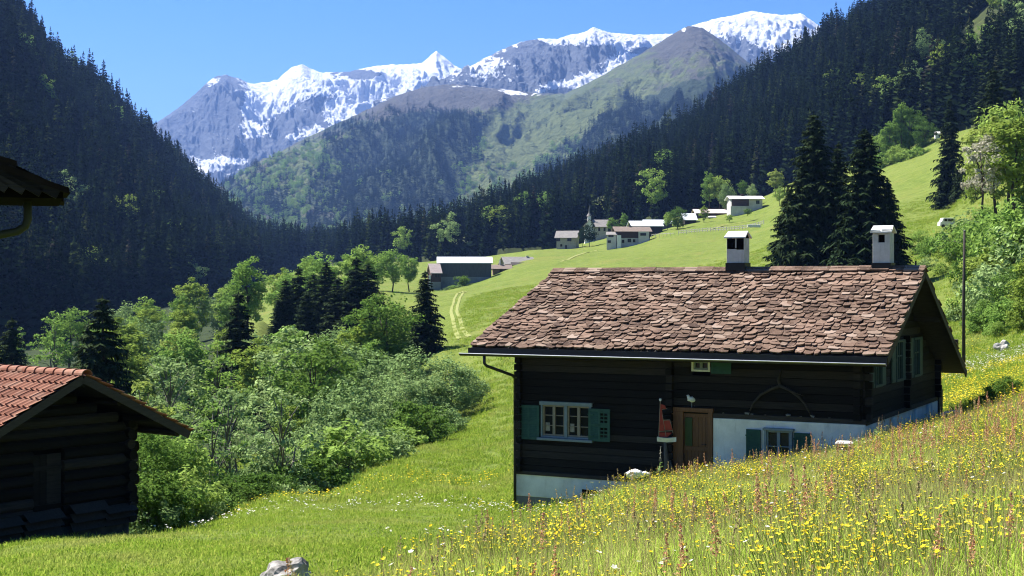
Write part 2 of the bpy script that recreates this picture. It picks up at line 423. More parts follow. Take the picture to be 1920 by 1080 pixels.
k.bsdf(c, 0.95, k.bump(k.math('ADD', n3, k.math('MULTIPLY', n2, 3.0)), 0.9, 0.35), spec=0.1)
M['meadow'] = k.m

# ---- meadow sheet, finest near the camera
av = np.concatenate([np.linspace(-1.25, -0.5, 14)[:-1], np.linspace(-0.5, 0.5, 261), np.linspace(0.5, 1.25, 14)[1:]])
yv = np.exp(np.linspace(math.log(1.0), math.log(1800.0), 330)) - OFF
A, Yg = np.meshgrid(av, yv)
Xg = A * (Yg + OFF)
Zg = ground(Xg, Yg)
def grid_faces(nr, nc):
    i = np.arange(nr * nc).reshape(nr, nc)
    return np.stack([i[:-1, :-1].ravel(), i[:-1, 1:].ravel(), i[1:, 1:].ravel(), i[1:, :-1].ravel()], 1)
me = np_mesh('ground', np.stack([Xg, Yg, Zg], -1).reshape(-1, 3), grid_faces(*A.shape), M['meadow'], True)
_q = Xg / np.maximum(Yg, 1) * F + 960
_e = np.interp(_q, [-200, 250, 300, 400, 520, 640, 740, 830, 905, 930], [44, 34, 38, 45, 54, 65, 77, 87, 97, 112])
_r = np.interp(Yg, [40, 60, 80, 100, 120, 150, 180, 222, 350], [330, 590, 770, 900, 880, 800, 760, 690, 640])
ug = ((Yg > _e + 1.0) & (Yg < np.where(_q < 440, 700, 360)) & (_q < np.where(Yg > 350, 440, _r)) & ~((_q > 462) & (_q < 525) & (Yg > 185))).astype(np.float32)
_a = me.attributes.new('undergrowth_shade', 'FLOAT', 'POINT'); _a.data.foreach_set('value', ug.ravel())
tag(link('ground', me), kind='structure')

# ================================================================== HILLSIDES AND MOUNTAINS
def interp(pts, j):
    pts = sorted(pts); x = np.array([p[0] for p in pts]); y = np.array([p[j] for p in pts])
    return lambda q: np.interp(q, x, y)
class Slope:
    """one face of a valley: foot line and crest line with true distances, relief between them, a back side behind the crest"""
    def __init__(s, crest, foot, power=1.0, amp=0.0, scale=100.0, stretch=3.0, rough=0.5, jag=0.0, jagscale=20, seed=0.0, kind='ridged', off=0.0):
        s.off = off
        s.cy, s.cY = interp(crest, 1), interp(crest, 2); s.fy, s.fY = interp(foot, 1), interp(foot, 2)
        s.power, s.amp, s.scale, s.stretch, s.rough, s.jag, s.js, s.seed, s.kind = power, amp, scale, stretch, rough, jag, jagscale, seed, kind
    def pos(s, px, t):
        px = np.asarray(px, float); t = np.asarray(t, float)
        Yc, Yf = s.cY(px), s.fY(px)
        jy = s.jag * ridged(px / s.js + s.seed, np.zeros_like(px) + s.seed, 4, 0.6) if s.jag else 0
        zc = (540 - (s.cy(px) - jy)) / F * Yc; zf = (540 - s.fy(px)) / F * Yf
        tt = np.minimum(t, 1.0)
        Y = Yf + t * (Yc - Yf)
        z = zf + (zc - zf) * np.maximum(tt, 0) ** s.power
        z = z - np.maximum(t - 1, 0) * (zc - zf) * 0.9
        X = (px - 960) / F * Y
        if s.amp:
            L = (px - 960) / F * Yc
            w = 0.35 * s.scale * perlin(L / s.scale / 2 + 3.1 + s.seed, Y / s.scale / 2)
            fn = ridged if s.kind == 'ridged' else fbm
            nz = fn((L + w) / s.scale + s.seed, Y / (s.scale * s.stretch) + s.seed, 6, s.rough)
            env = np.clip(tt, 0, 1) ** 0.4 * np.clip((1 - tt) * 3, 0.0, 1)
            env = np.where(t > 1, 0, env)
            z = z + s.amp * (nz - s.off) * env
        return X, Y, z
    def mesh(s, name, x0, x1, dx, rows, mat, attrs=None):
        px = np.arange(x0, x1 + dx, dx); t = np.concatenate([np.linspace(-0.05, 1, rows), [1.02, 1.1, 1.3, 1.7]])
        PX, T = np.meshgrid(px, t)
        X, Y, Z = s.pos(PX, np.maximum(T, -0.05))
        Z = np.where(T < 0, Z - 60, Z)
        me = np_mesh(name, np.stack([X, Y, Z], -1).reshape(-1, 3), grid_faces(*PX.shape), mat, True)
        if attrs:
            for an, fn in attrs.items():
                v = fn(PX, 540 - Z / Y * F, X, Y, Z, T).ravel().astype(np.float32)
                a = me.attributes.new(an, 'FLOAT', 'POINT'); a.data.foreach_set('value', v)
        return tag(link(name, me), kind='structure')
def blobs(px, py, bl):
    s = np.zeros_like(px)
    for (x, y, rx, ry, v) in bl:
        s = s + v * np.exp(-(((px - x) / rx) ** 2 + ((py - y) / ry) ** 2))
    return s

def steep(X, Y, Z):
    dx = np.hypot(np.gradient(X, axis=1), np.gradient(Y, axis=1)) + 1e-6; dy = np.hypot(np.gradient(X, axis=0), np.gradient(Y, axis=0)) + 1e-6
    gx = np.gradient(Z, axis=1) / dx; gy = np.gradient(Z, axis=0) / dy
    s = np.hypot(gx, gy); s = np.clip((s - np.median(s)) / (s.std() + 1e-6), -2, 2)
    side = np.clip(gx / (gx.std() + 1e-6), -2, 2)
    return s, side
def snow_relief(X, Y, Z, a=.13, b=.10):
    s, side = steep(X, Y, Z); return -a * s - b * side
# --- materials of the heights
def mk_mount(name, rock1, rock2, grass=None):
    k = NT(name); p = k.pos(); g = k.geo()
    n1 = k.noise(p, 0.004, 8, 0.62); n2 = k.noise(k.mapping(p, (1, 0.4, 1.6)), 0.016, 6, 0.7); n3 = k.noise(p, 0.05, 4, 0.7)
    c = k.ramp(n2, [(0.25, rock2), (0.75, rock1)])
    if grass:
        gr = k.math('ADD', k.attr('grass'), k.math('MULTIPLY', k.math('SUBTRACT', n2, 0.5), 1.3))
        gc = k.ramp(n1, [(0.3, grass[0]), (0.7, grass[1])])
        gc = k.mix(k.smooth(n3, 0.45, 0.7), gc, grass[2])
        c = k.mix(k.smooth(gr, 0.3, 0.65), c, gc)
        fo = k.math('ADD', k.attr('forest'), k.math('MULTIPLY', k.math('SUBTRACT', n2, 0.5), 1.6))
        c = k.mix(k.smooth(fo, 0.42, 0.6), c, (0.022, 0.036, 0.016))
    sn = k.math('ADD', k.attr('snow'), k.math('MULTIPLY', k.math('SUBTRACT', n2, 0.5), 1.0))
    sn = k.math('ADD', sn, k.math('MULTIPLY', k.math('SUBTRACT', n3, 0.5), 0.4))
    c = k.mix(k.smooth(sn, 0.47, 0.56), c, (0.64, 0.66, 0.70))
    k.bsdf(c, 0.9, k.bump(k.math('ADD', n2, k.math('MULTIPLY', n3, 0.5)), 1.0, 40.0), spec=0.1)
    return k.m
M['massif'] = mk_mount('high_rock_and_snow', (0.13, 0.145, 0.165), (0.055, 0.062, 0.078))  # rock tinted blue-grey: part of the distance haze is put into its colour
M['mount'] = mk_mount('alp_slope', (0.098, 0.094, 0.086), (0.048, 0.048, 0.046), ((0.078, 0.100, 0.034), (0.108, 0.132, 0.046), (0.045, 0.066, 0.026)))

# --- far snow massif (left)
MASSIF = Slope([(200, 330, 8600), (292, 232, 8700), (345, 196, 8800), (395, 150, 8900), (408, 143, 8900), (425, 141, 8900), (445, 147, 8900), (470, 158, 9000), (500, 155, 9100), (520, 150, 9100), (545, 128, 9100), (566, 121, 9100), (585, 130, 9200), (600, 137, 9200), (650, 136, 9300), (690, 127, 9300), (712, 124, 9300), (730, 122, 9300), (770, 121, 9300), (792, 119, 9300), (806, 106, 9300), (818, 96, 9300), (828, 104, 9300), (838, 112, 9300), (850, 122, 9300), (868, 132, 9300), (900, 150, 9300), (1000, 160, 9300)],
               [(200, 420, 6600), (400, 420, 6600), (1000, 420, 6800)], 0.85, 300, 560, 2.0, 0.62, 2, 14, 2.3, off=.3)
SNOW_A = [(560, 150, 30, 26, 1.3), (505, 192, 42, 30, .75), (520, 165, 40, 14, .8), (480, 245, 26, 18, .6), (470, 215, 25, 25, .5), (690, 185, 70, 24, 1.7), (745, 160, 55, 26, 1.6), (640, 215, 45, 22, .8), (810, 125, 50, 26, 1.0), (600, 150, 22, 18, .5), (640, 160, 30, 14, .6), (545, 258, 14, 7, .8), (410, 303, 40, 9, .7), (385, 318, 30, 7, .6), (395, 152, 12, 8, .4), (585, 245, 30, 14, .6), (710, 125, 30, 8, .5), (450, 300, 20, 8, .4),
          (425, 200, 28, 35, -.5), (595, 215, 22, 20, -.5), (625, 180, 14, 22, -.7), (690, 142, 30, 9, -.8), (548, 230, 25, 16, -.3), (520, 290, 50, 25, -.7), (330, 240, 40, 40, -.3), (590, 190, 20, 10, -.35)]
MASSIF.mesh('snow_mountains', 200, 1000, 1.6, 280, M['massif'], {'snow': lambda px, py, X, Y, Z, T: 0.17 + blobs(px, py, SNOW_A) + 0.34 * ridged(px / 26 + 4, py / 16, 4) + snow_relief(X, Y, Z, .11, .08)})

# --- snowy range in the middle with the cirque, and the white summit at right
RANGE = Slope([(700, 190, 6800), (780, 172, 6900), (830, 150, 7000), (872, 131, 7000), (905, 112, 7000), (940, 94, 7000), (975, 80, 7000), (1010, 73, 7000), (1045, 74, 7100), (1070, 66, 7200), (1095, 62, 7200), (1112, 52, 7200), (1130, 58, 7200), (1150, 63, 7300), (1200, 66, 7400), (1262, 64, 7600), (1300, 48, 7800), (1340, 36, 7800), (1375, 30, 7800), (1410, 21, 7800), (1440, 26, 7800), (1470, 29, 7800), (1503, 26, 7800), (1520, 38, 7800), (1545, 55, 7800), (1620, 110, 7800), (1800, 160, 7800)],
              [(700, 330, 5200), (900, 320, 5300), (1200, 330, 5600), (1800, 330, 5900)], 0.8, 240, 460, 1.8, 0.62, 2, 14, 7.7, off=.35)
SNOW_B = [(1110, 66, 70, 16, 1.1), (1210, 70, 80, 16, 1.2), (1050, 76, 30, 8, .6), (1170, 105, 26, 24, .75), (1150, 128, 22, 16, .7), (1098, 150, 22, 18, .9), (1060, 158, 42, 9, .9), (1115, 152, 22, 10, .7), (905, 138, 70, 22, .36), (930, 112, 45, 16, .28), (1400, 45, 110, 24, 1.1), (1460, 70, 60, 26, .6), (1500, 50, 30, 30, .5), (1050, 108, 9, 10, .7), (1010, 172, 14, 5, .7), (960, 82, 20, 8, .4),
          (1060, 108, 50, 20, -.55), (1000, 100, 40, 18, -.5), (1185, 95, 30, 8, -.5), (1130, 95, 16, 16, -.4), (1440, 105, 80, 18, -.1), (1330, 110, 60, 30, -.2), (1020, 135, 40, 14, -.5), (900, 172, 90, 14, -.8)]
RANGE.mesh('snow_range', 700, 1800, 2, 230, M['massif'], {'snow': lambda px, py, X, Y, Z, T: 0.20 + blobs(px, py, SNOW_B) + 0.32 * ridged(px / 22 + 9, py / 12 + 2, 4) + snow_relief(X, Y, Z, .16, .10)})

# --- the big green mountain in the middle
MOUNT = Slope([(200, 480, 4200), (380, 375, 4300), (410, 349, 4300), (480, 311, 4400), (560, 266, 4500), (600, 247, 4500), (640, 229, 4600), (700, 201, 4700), (750, 178, 4800), (800, 163, 4900), (850, 158, 5000), (900, 164, 5000), (960, 170, 5000), (1010, 176, 5000), (1060, 176, 4900), (1090, 162, 4700), (1130, 142, 4500), (1160, 124, 4500), (1200, 103, 4500), (1240, 78, 4500), (1265, 62, 4500), (1290, 50, 4500), (1318, 53, 4500), (1335, 65, 4500), (1360, 83, 4500), (1400, 116, 4500), (1450, 140, 4500), (1520, 165, 4400), (1700, 230, 4200)],
              [(200, 560, 2300), (420, 500, 2300), (700, 490, 2300), (1000, 470, 2300), (1300, 420, 2300), (1700, 380, 2400)], 0.9, 150, 430, 3.2, 0.52, 2.0, 22, 1.4, off=.45)
FOREST_C = [(740, 270, 130, 55, .62), (820, 330, 80, 60, .5), (620, 340, 120, 40, .35), (480, 380, 60, 40, .25), (700, 400, 150, 50, .4), (860, 250, 50, 40, .4), (1280, 190, 110, 34, .8), (1180, 235, 70, 34, .7), (1120, 285, 60, 34, .7), (1380, 150, 70, 26, .6), (1040, 325, 60, 20, .5), (780, 215, 90, 22, .2),
            (960, 275, 60, 40, -.6), (1040, 225, 70, 34, -.55), (900, 345, 40, 30, -.5), (1170, 150, 80, 38, -.7), (1280, 90, 70, 40, -.8), (850, 170, 200, 22, -.8), (560, 300, 60, 22, -.3), (700, 215, 60, 18, -.3), (560, 350, 22, 30, -.4)]
def f_forest(px, py, X, Y, Z, T): return 0.32 + blobs(px, py, FOREST_C) + 0.5 * fbm(px / 38 + 2, py / 24 + 5, 4)
def f_grass(px, py, X, Y, Z, T):
    return 0.45 + 0.5 * blobs(px, py, [(960, 280, 110, 70, 1), (1060, 220, 100, 50, .9), (860, 360, 80, 40, .8), (600, 320, 160, 60, .6), (1200, 160, 100, 50, .35), (760, 200, 120, 25, -.5), (900, 178, 120, 22, -1.1), (1280, 70, 50, 30, -.9)]) + 0.3 * fbm(px / 30, py / 20 + 8, 4)
def f_snowc(px, py, X, Y, Z, T): return -0.1 + blobs(px, py, [(1000, 176, 60, 7, .45), (880, 162, 90, 8, .42), (930, 168, 30, 5, .2), (1282, 56, 5, 7, .7), (960, 172, 25, 7, .3)]) + 0.22 * ridged(px / 12, py / 6, 3)
MOUNT.mesh('mountain', 200, 1700, 2.6, 260, M['mount'], {'forest': f_forest, 'grass': f_grass, 'snow': f_snowc})

# --- forested hillside on the left, forested hillside on the right
k = NT('forest_floor'); p = k.pos(); n1 = k.noise(p, 0.02, 5, 0.65); n2 = k.noise(p, 0.15, 4, 0.65)
c = k.ramp(n1, [(0.3, (0.016, 0.024, 0.009)), (0.55, (0.040, 0.052, 0.016)), (0.75, (0.085, 0.105, 0.03))])
c = k.mix(k.smooth(k.math('ADD', k.attr('glade'), k.math('MULTIPLY', k.math('SUBTRACT', n2, .5), .8)), .4, .6), c, (0.13, 0.175, 0.035))
k.bsdf(c, 0.95, k.bump(n2, 0.6, 1.0), spec=0.1); M['forest_floor'] = k.m
LEFTHILL = Slope([(-700, -420, 700), (-300, -190, 800), (-60, -60, 950), (30, 42, 1050), (110, 132, 1150), (200, 190, 1250), (280, 270, 1350), (340, 328, 1450), (400, 394, 1550), (440, 430, 1650), (480, 464, 1800), (560, 488, 2000), (660, 491, 2200)],
                 EBASE, 1.05, 22, 130, 3.0, 0.5, seed=3.3)
LEFTHILL.mesh('left_hillside', -700, 660, 10, 90, M['forest_floor'])
RIGHTHILL = Slope([(520, 492, 2300), (620, 486, 2100), (700, 480, 1950), (760, 470, 1850), (870, 430, 1700), (940, 402, 1600), (1060, 356, 1500), (1150, 320, 1400), (1230, 277, 1350), (1290, 250, 1300), (1330, 226, 1280), (1380, 192, 1250), (1440, 156, 1200), (1540, 92, 1150), (1605, 50, 1120), (1700, -10, 1100), (1920, -160, 1050), (2200, -300, 1000), (2700, -500, 950)],
                  DBASE, 1.0, 20, 150, 3.0, 0.5, seed=8.1)
GLADES = [(1700, 40, 150, 9, 1.0), (1640, 78, 45, 9, .9), (1650, 262, 45, 26, .5), (1126, 394, 28, 15, 1.3), (1770, 268, 40, 20, .9), (1830, 215, 30, 18, .5)]
RIGHTHILL.mesh('right_hillside', 520, 2700, 5, 160, M['forest_floor'], {'glade': lambda px, py, X, Y, Z, T: blobs(px, py, GLADES)})
# ================================================================== PLANT MESHES
def mk_leaf(name, stops, trans=0.35, island=0.35):
    k = NT(name)
    oi = k.n('ShaderNodeObjectInfo').outputs['Random']; ri = k.geo().outputs['Random Per Island']
    c = k.ramp(oi, stops)
    v = k.math('MULTIPLY_ADD', ri, 2 * island, 1 - island)
    c = k.mix(1.0, c, v, 'MULTIPLY')
    k.leaf(c, trans)
    return k.m
M['needle'] = mk_leaf('spruce_needles', [(0.0, (0.0066, 0.0131, 0.0057)), (0.55, (0.0107, 0.0205, 0.0082)), (0.85, (0.0164, 0.0279, 0.0098)), (0.95, (0.0369, 0.0533, 0.0148)), (1.0, (0.0328, 0.0312, 0.0230))], 0.12, 0.55)
M['needle_near'] = mk_leaf('dark_spruce_needles', [(0.0, (0.018, 0.031, 0.014)), (1.0, (0.029, 0.044, 0.019))], 0.12, 0.5)
M['bark'] = simple('tree_bark', (0.075, 0.06, 0.048), (0.035, 0.028, 0.023), 6, 0.95, 0.4, (3, 3, .6))
M['bark_pale'] = simple('pale_tree_bark', (0.20, 0.18, 0.155), (0.09, 0.08, 0.07), 5, 0.95, 0.3, (2, 2, .6))
M['leaf_green'] = mk_leaf('fresh_green_leaves', [(0.0, (0.147, 0.243, 0.050)), (0.5, (0.190, 0.308, 0.065)), (1.0, (0.259, 0.356, 0.081))], 0.4)
M['leaf_grey'] = mk_leaf('grey_green_leaves', [(0.0, (0.1540, 0.2366, 0.0818)), (0.5, (0.2001, 0.2932, 0.1061)), (1.0, (0.2645, 0.3576, 0.1375))], 0.3)
M['leaf_dark'] = mk_leaf('deep_green_leaves', [(0.0, (0.070, 0.133, 0.027)), (0.5, (0.101, 0.180, 0.034)), (1.0, (0.133, 0.219, 0.044))], 0.35)
M['leaf_yellow'] = mk_leaf('yellow_green_leaves', [(0.0, (0.193, 0.266, 0.048)), (0.5, (0.230, 0.314, 0.056)), (1.0, (0.266, 0.327, 0.079))], 0.4)
M['leaf_bloom'] = mk_leaf('pale_blossom', [(0.0, (0.4000, 0.3840, 0.2880)), (1.0, (0.4800, 0.4640, 0.3680))], 0.3)

def spruce_crown(h, Rr, whorls, nb, sub, seed, z0=0.05, power=0.85, thin=0.0):
    rg = np.random.default_rng(seed); V = []; T = []
    def tri(a, b, c):
        n = len(V); V.extend([a, b, c]); T.append((n, n + 1, n + 2))
    up = np.array([0, 0, 1.0])
    for kk in range(whorls):
        f = (kk + rg.uniform(0, 0.8)) / whorls
        z = h * (z0 + (0.985 - z0) * f)
        rad = (Rr * (1 - f) ** power) * rg.uniform(0.8, 1.12) + 0.012 * h
        m = max(4, int(nb * (0.55 + 0.45 * (1 - f))))
        a0 = rg.uniform(0, 6.28)
        for b in range(m):
            if rg.random() < thin: continue
            a = a0 + 6.283 * b / m + rg.uniform(-.3, .3); r = rad * rg.uniform(0.62, 1.15)
            d = np.array([math.cos(a), math.sin(a), 0]); s = np.array([-d[1], d[0], 0])
            droop = r * rg.uniform(0.25, 0.55); zz = z + rg.uniform(-.5, .5) * h / whorls
            base = np.array([0, 0, zz]); tip = base + d * r + up * (-droop + 0.10 * r)
            mid = base + d * r * 0.55 + up * (-droop * 0.55)
            if sub == 0:
                w = max(0.36 * r, 0.022 * h) * rg.uniform(0.8, 1.2)
                l = mid + s * w - up * w * 0.9; q = mid - s * w - up * w * 0.9
                tri(base, l, tip); tri(base, tip, q)
                if r > 0.05 * h:
                    tri(mid + s * w * .2, tip - up * .02 * h, mid - up * (w * 1.5) + d * .08 * r)
            else:
                for i in range(sub):
                    t = 0.12 + 0.88 * (i + rg.uniform(0, 1)) / sub
                    c = base * (1 - t) ** 2 + mid * 2 * t * (1 - t) + tip * t * t
                    L = (0.16 + 0.30 * r * (1 - 0.55 * t)) * rg.uniform(0.7, 1.3)
                    for sg in (-1, 1):
                        e = c + sg * s * L * rg.uniform(.6, 1) + d * L * rg.uniform(.3, .9) - up * L * rg.uniform(0.25, 1.0)
                        wv = (d * 0.8 - up * 0.3) * L * rg.uniform(.35, .6)
                        tri(c - wv * .5, c + wv, e)
                    if rg.random() < 0.75:
                        e = c - up * L * rg.uniform(.7, 1.3) + d * L * rg.uniform(0, .4) + s * rg.uniform(-.3, .3) * L
                        tri(c - s * L * .25, c + s * L * .25, e)
                tri(tip - d * .25 * r + s * .06 * r, tip - d * .25 * r - s * .06 * r, tip + up * .02 * r)
    if sub == 0:
        for a in (0, 1.57): tri(np.array([-.01 * h * math.cos(a), -.01 * h * math.sin(a), -.02 * h]), np.array([.01 * h * math.cos(a), .01 * h * math.sin(a), -.02 * h]), np.array([0, 0, .97 * h]))
    # leader
    top = np.array([0, 0, h])
    for i in range(4):
        a = i * 1.57; tri(np.array([.012 * h * math.cos(a), .012 * h * math.sin(a), h * .93]), np.array([.012 * h * math.cos(a + 1.57), .012 * h * math.sin(a + 1.57), h * .93]), top)
    return np.array(V), np.array(T)

def trunk_mesh(h, r0, mat, name='trunk', seed=0):
    mb = MB(); rd = random.Random(seed)
    mb.tube([(rd.uniform(-.01, .01) * h * (i > 0), rd.uniform(-.01, .01) * h * (i > 0), -0.6 + (h + .6) * i / 5) for i in range(6)], [r0 * (1.25 if i == 0 else 1 - .16 * i) for i in range(6)], 7)
    return mb.mesh(name, mat, True)

SPR_FAR = []
for i in range(5):
    v, t = spruce_crown(1.0, [0.17, 0.15, 0.19, 0.135, 0.16][i], [15, 17, 14, 18, 16][i], 9, 0, 100 + i, 0.03)
    SPR_FAR.append(np_mesh('spruce_tree', v, t, M['needle']))
SPR_TINY = []
for i in range(3):
    v, t = spruce_crown(1.0, [0.19, 0.16, 0.21][i], 7, 6, 0, 200 + i, 0.02)
    SPR_TINY.append(np_mesh('spruce_tiny', v, t, M['needle']))
SPR_MID = []
for i in range(4):
    v, t = spruce_crown(12.0, [2.5, 2.2, 2.7, 2.3][i], 40, 14, 8, 300 + i, 0.03, .78)
    SPR_MID.append((np_mesh('crown', v, t, M['needle_near']), trunk_mesh(11.5, 0.17, M['bark'], seed=i)))

def leaf_quads(centers, normals, size, rg):
    n = len(centers)
    nr = normals + rg.normal(0, .75, (n, 3)); nr /= np.linalg.norm(nr, axis=1)[:, None] + 1e-9
    rv = rg.normal(0, 1, (n, 3)); u = np.cross(nr, rv); u /= np.linalg.norm(u, axis=1)[:, None] + 1e-9
    w = np.cross(nr, u); s = (size * rg.uniform(0.6, 1.35, n))[:, None]
    a = centers - u * s; b = centers + w * s * .55 + nr * s * .12; c = centers + u * s; d = centers - w * s * .55 + nr * s * .12
    V = np.stack([a, b, c, d], 1).reshape(-1, 3)
    return V, np.arange(4 * n).reshape(n, 4)

def broadleaf(h, rx, seed, clumps, per, leaf, trunk_h=0.25, shape='round', lean=0.0, bush=False, clsz=1.0):
    """crown of many leaf clumps on real limbs; returns (crown, trunk) meshes"""
    rg = np.random.default_rng(seed); rd = random.Random(seed)
    zc = h * (trunk_h + (1 - trunk_h) * 0.5); rz = h * (1 - trunk_h) * 0.5
    cs = []; tries = 0
    while len(cs) < clumps and tries < 9000:
        tries += 1
        q = rg.normal(0, 1, 3); q /= np.linalg.norm(q); q *= rg.uniform(0.25, 1.0) ** 0.5
        if bush and q[2] < -.8: continue
        lob = 1 + 0.22 * math.sin(3 * math.atan2(q[1], q[0]) + seed) + 0.15 * math.sin(5 * q[2] + seed * 2)
        taper = 1.0
        if shape == 'tall': taper = 1 - 0.35 * max(q[2], 0)
        if shape == 'fan': taper = 0.72 + 0.36 * q[2]
        cs.append(np.array([q[0] * rx * lob * taper, q[1] * rx * lob * taper, zc + q[2] * rz * (1 + .1 * rg.normal())]))
    V = []; Fq = []; o = 0
    for c in cs:
        r = clsz * rx * rg.uniform(0.16, 0.34); m = int(per * rg.uniform(0.5, 1.4))
        d = rg.normal(0, 1, (m, 3)); d /= np.linalg.norm(d, axis=1)[:, None]
        rr = rg.uniform(0.1, 1, m) ** (1 / 2.2)
        pts = c + d * (rr * r)[:, None] * np.array([1.15, 1.15, .8])
        out = (c - np.array([0, 0, zc - .3 * rz])); out /= np.linalg.norm(out) + 1e-6
        v, f = leaf_quads(pts, d * .5 + out * .7 + np.array([0, 0, .45]), leaf, rg)
        V.append(v); Fq.append(f + o); o += len(v)
    crown = (np.concatenate(V), np.concatenate(Fq))
    mb = MB(); r0 = 0.011 * h + .015
    nst = 3 if bush else 1
    for sidx in range(nst):
        a0 = rd.uniform(0, 6.28); lx = (0.25 * rx if bush else 0.02 * h)
        top = Vector((lx * math.cos(a0) + lean, lx * math.sin(a0), h * (.55 if bush else .8)))
        mids = [Vector((0.12 * sidx, .1 * (sidx % 2), -.6))] + [top * t + Vector((rd.uniform(-.03, .03) * h, rd.uniform(-.03, .03) * h, 0)) for t in (.3, .6, 1)]
        mb.tube(mids, [r0 * 1.3, r0, r0 * .7, r0 * .3], 7)
    pick = cs[:: max(1, len(cs) // 14)][:14]
    for c in pick:
        t = rd.uniform(.35, .9); zb = max(h * .12, min(c[2] * .7, h * .7))
        b = Vector((lean * zb / h, 0, zb)); e = Vector(c); m_ = b.lerp(e, .5) + Vector((0, 0, .04 * h))
        mb.tube([b, m_, e], [r0 * .45, r0 * .28, r0 * .1], 5)
    return crown, mb
BROAD = {}
def mk_broad(key, mat, bark, **kw):
    (v, f), mb = broadleaf(**kw)
    BROAD[key] = (np_mesh('crown', v, f, M[mat]), mb.mesh('trunk', M[bark], True), kw['h'])
mk_broad('round_a', 'leaf_green', 'bark', h=9, rx=2.9, seed=1, clumps=95, per=55, leaf=.17)
mk_broad('round_b', 'leaf_green', 'bark', h=9, rx=2.5, seed=2, clumps=80, per=55, leaf=.17, shape='fan')
mk_broad('tall_a', 'leaf_green', 'bark', h=11, rx=2.3, seed=3, clumps=95, per=50, leaf=.17, shape='tall', trunk_h=.18)
mk_broad('grey_a', 'leaf_grey', 'bark_pale', h=7, rx=2.5, seed=4, clumps=125, per=66, leaf=.125, trunk_h=.03)
mk_broad('grey_b', 'leaf_grey', 'bark_pale', h=7, rx=2.2, seed=5, clumps=100, per=62, leaf=.125, trunk_h=.08)
mk_broad('dark_a', 'leaf_dark', 'bark', h=10, rx=2.9, seed=6, clumps=110, per=60, leaf=.16, trunk_h=.15)
mk_broad('thin_a', 'leaf_grey', 'bark_pale', h=8, rx=1.9, seed=7, clumps=46, per=34, leaf=.115, trunk_h=.28, clsz=.8, bush=True)
mk_broad('airy_a', 'leaf_green', 'bark_pale', h=9, rx=1.8, seed=17, clumps=44, per=34, leaf=.13, trunk_h=.26, clsz=.85, bush=True, shape='tall')
mk_broad('airy_b', 'leaf_yellow', 'bark_pale', h=9, rx=1.9, seed=18, clumps=40, per=34, leaf=.13, trunk_h=.22, clsz=.85, bush=True)
mk_broad('yellow_a', 'leaf_yellow', 'bark', h=9, rx=2.5, seed=8, clumps=85, per=55, leaf=.18, trunk_h=.2)
mk_broad('bush_a', 'leaf_green', 'bark', h=3, rx=1.8, seed=9, clumps=60, per=60, leaf=.11, trunk_h=.0, bush=True)
mk_broad('bush_b', 'leaf_grey', 'bark_pale', h=3, rx=1.7, seed=10, clumps=60, per=60, leaf=.10, trunk_h=.0, bush=True)
mk_broad('bush_c', 'leaf_dark', 'bark', h=3, rx=1.7, seed=12, clumps=60, per=60, leaf=.11, trunk_h=.0, bush=True)
M['leaf_shade'] = mk_leaf('dark_maple_leaves', [(0.0, (0.018, 0.035, 0.012)), (1.0, (0.028, 0.048, 0.016))], 0.2)
mk_broad('shade', 'leaf_shade', 'bark', h=10, rx=3.4, seed=16, clumps=90, per=55, leaf=.17, trunk_h=.22)
mk_broad('bloom', 'leaf_bloom', 'bark', h=9, rx=2.3, seed=13, clumps=50, per=45, leaf=.15, trunk_h=.2)
# one-mesh crowns for far trees
FARB = {}
for i, (key, mat) in enumerate([('leaf_green', 'leaf_green'), ('leaf_yellow', 'leaf_yellow'), ('leaf_grey', 'leaf_grey'), ('leaf_dark', 'leaf_dark')]):
    (v, f), mb = broadleaf(1.0, .36, 40 + i, 48, 34, .030, trunk_h=.06)
    FARB[key] = np_mesh('broadleaf_tree', v, f, M[mat])

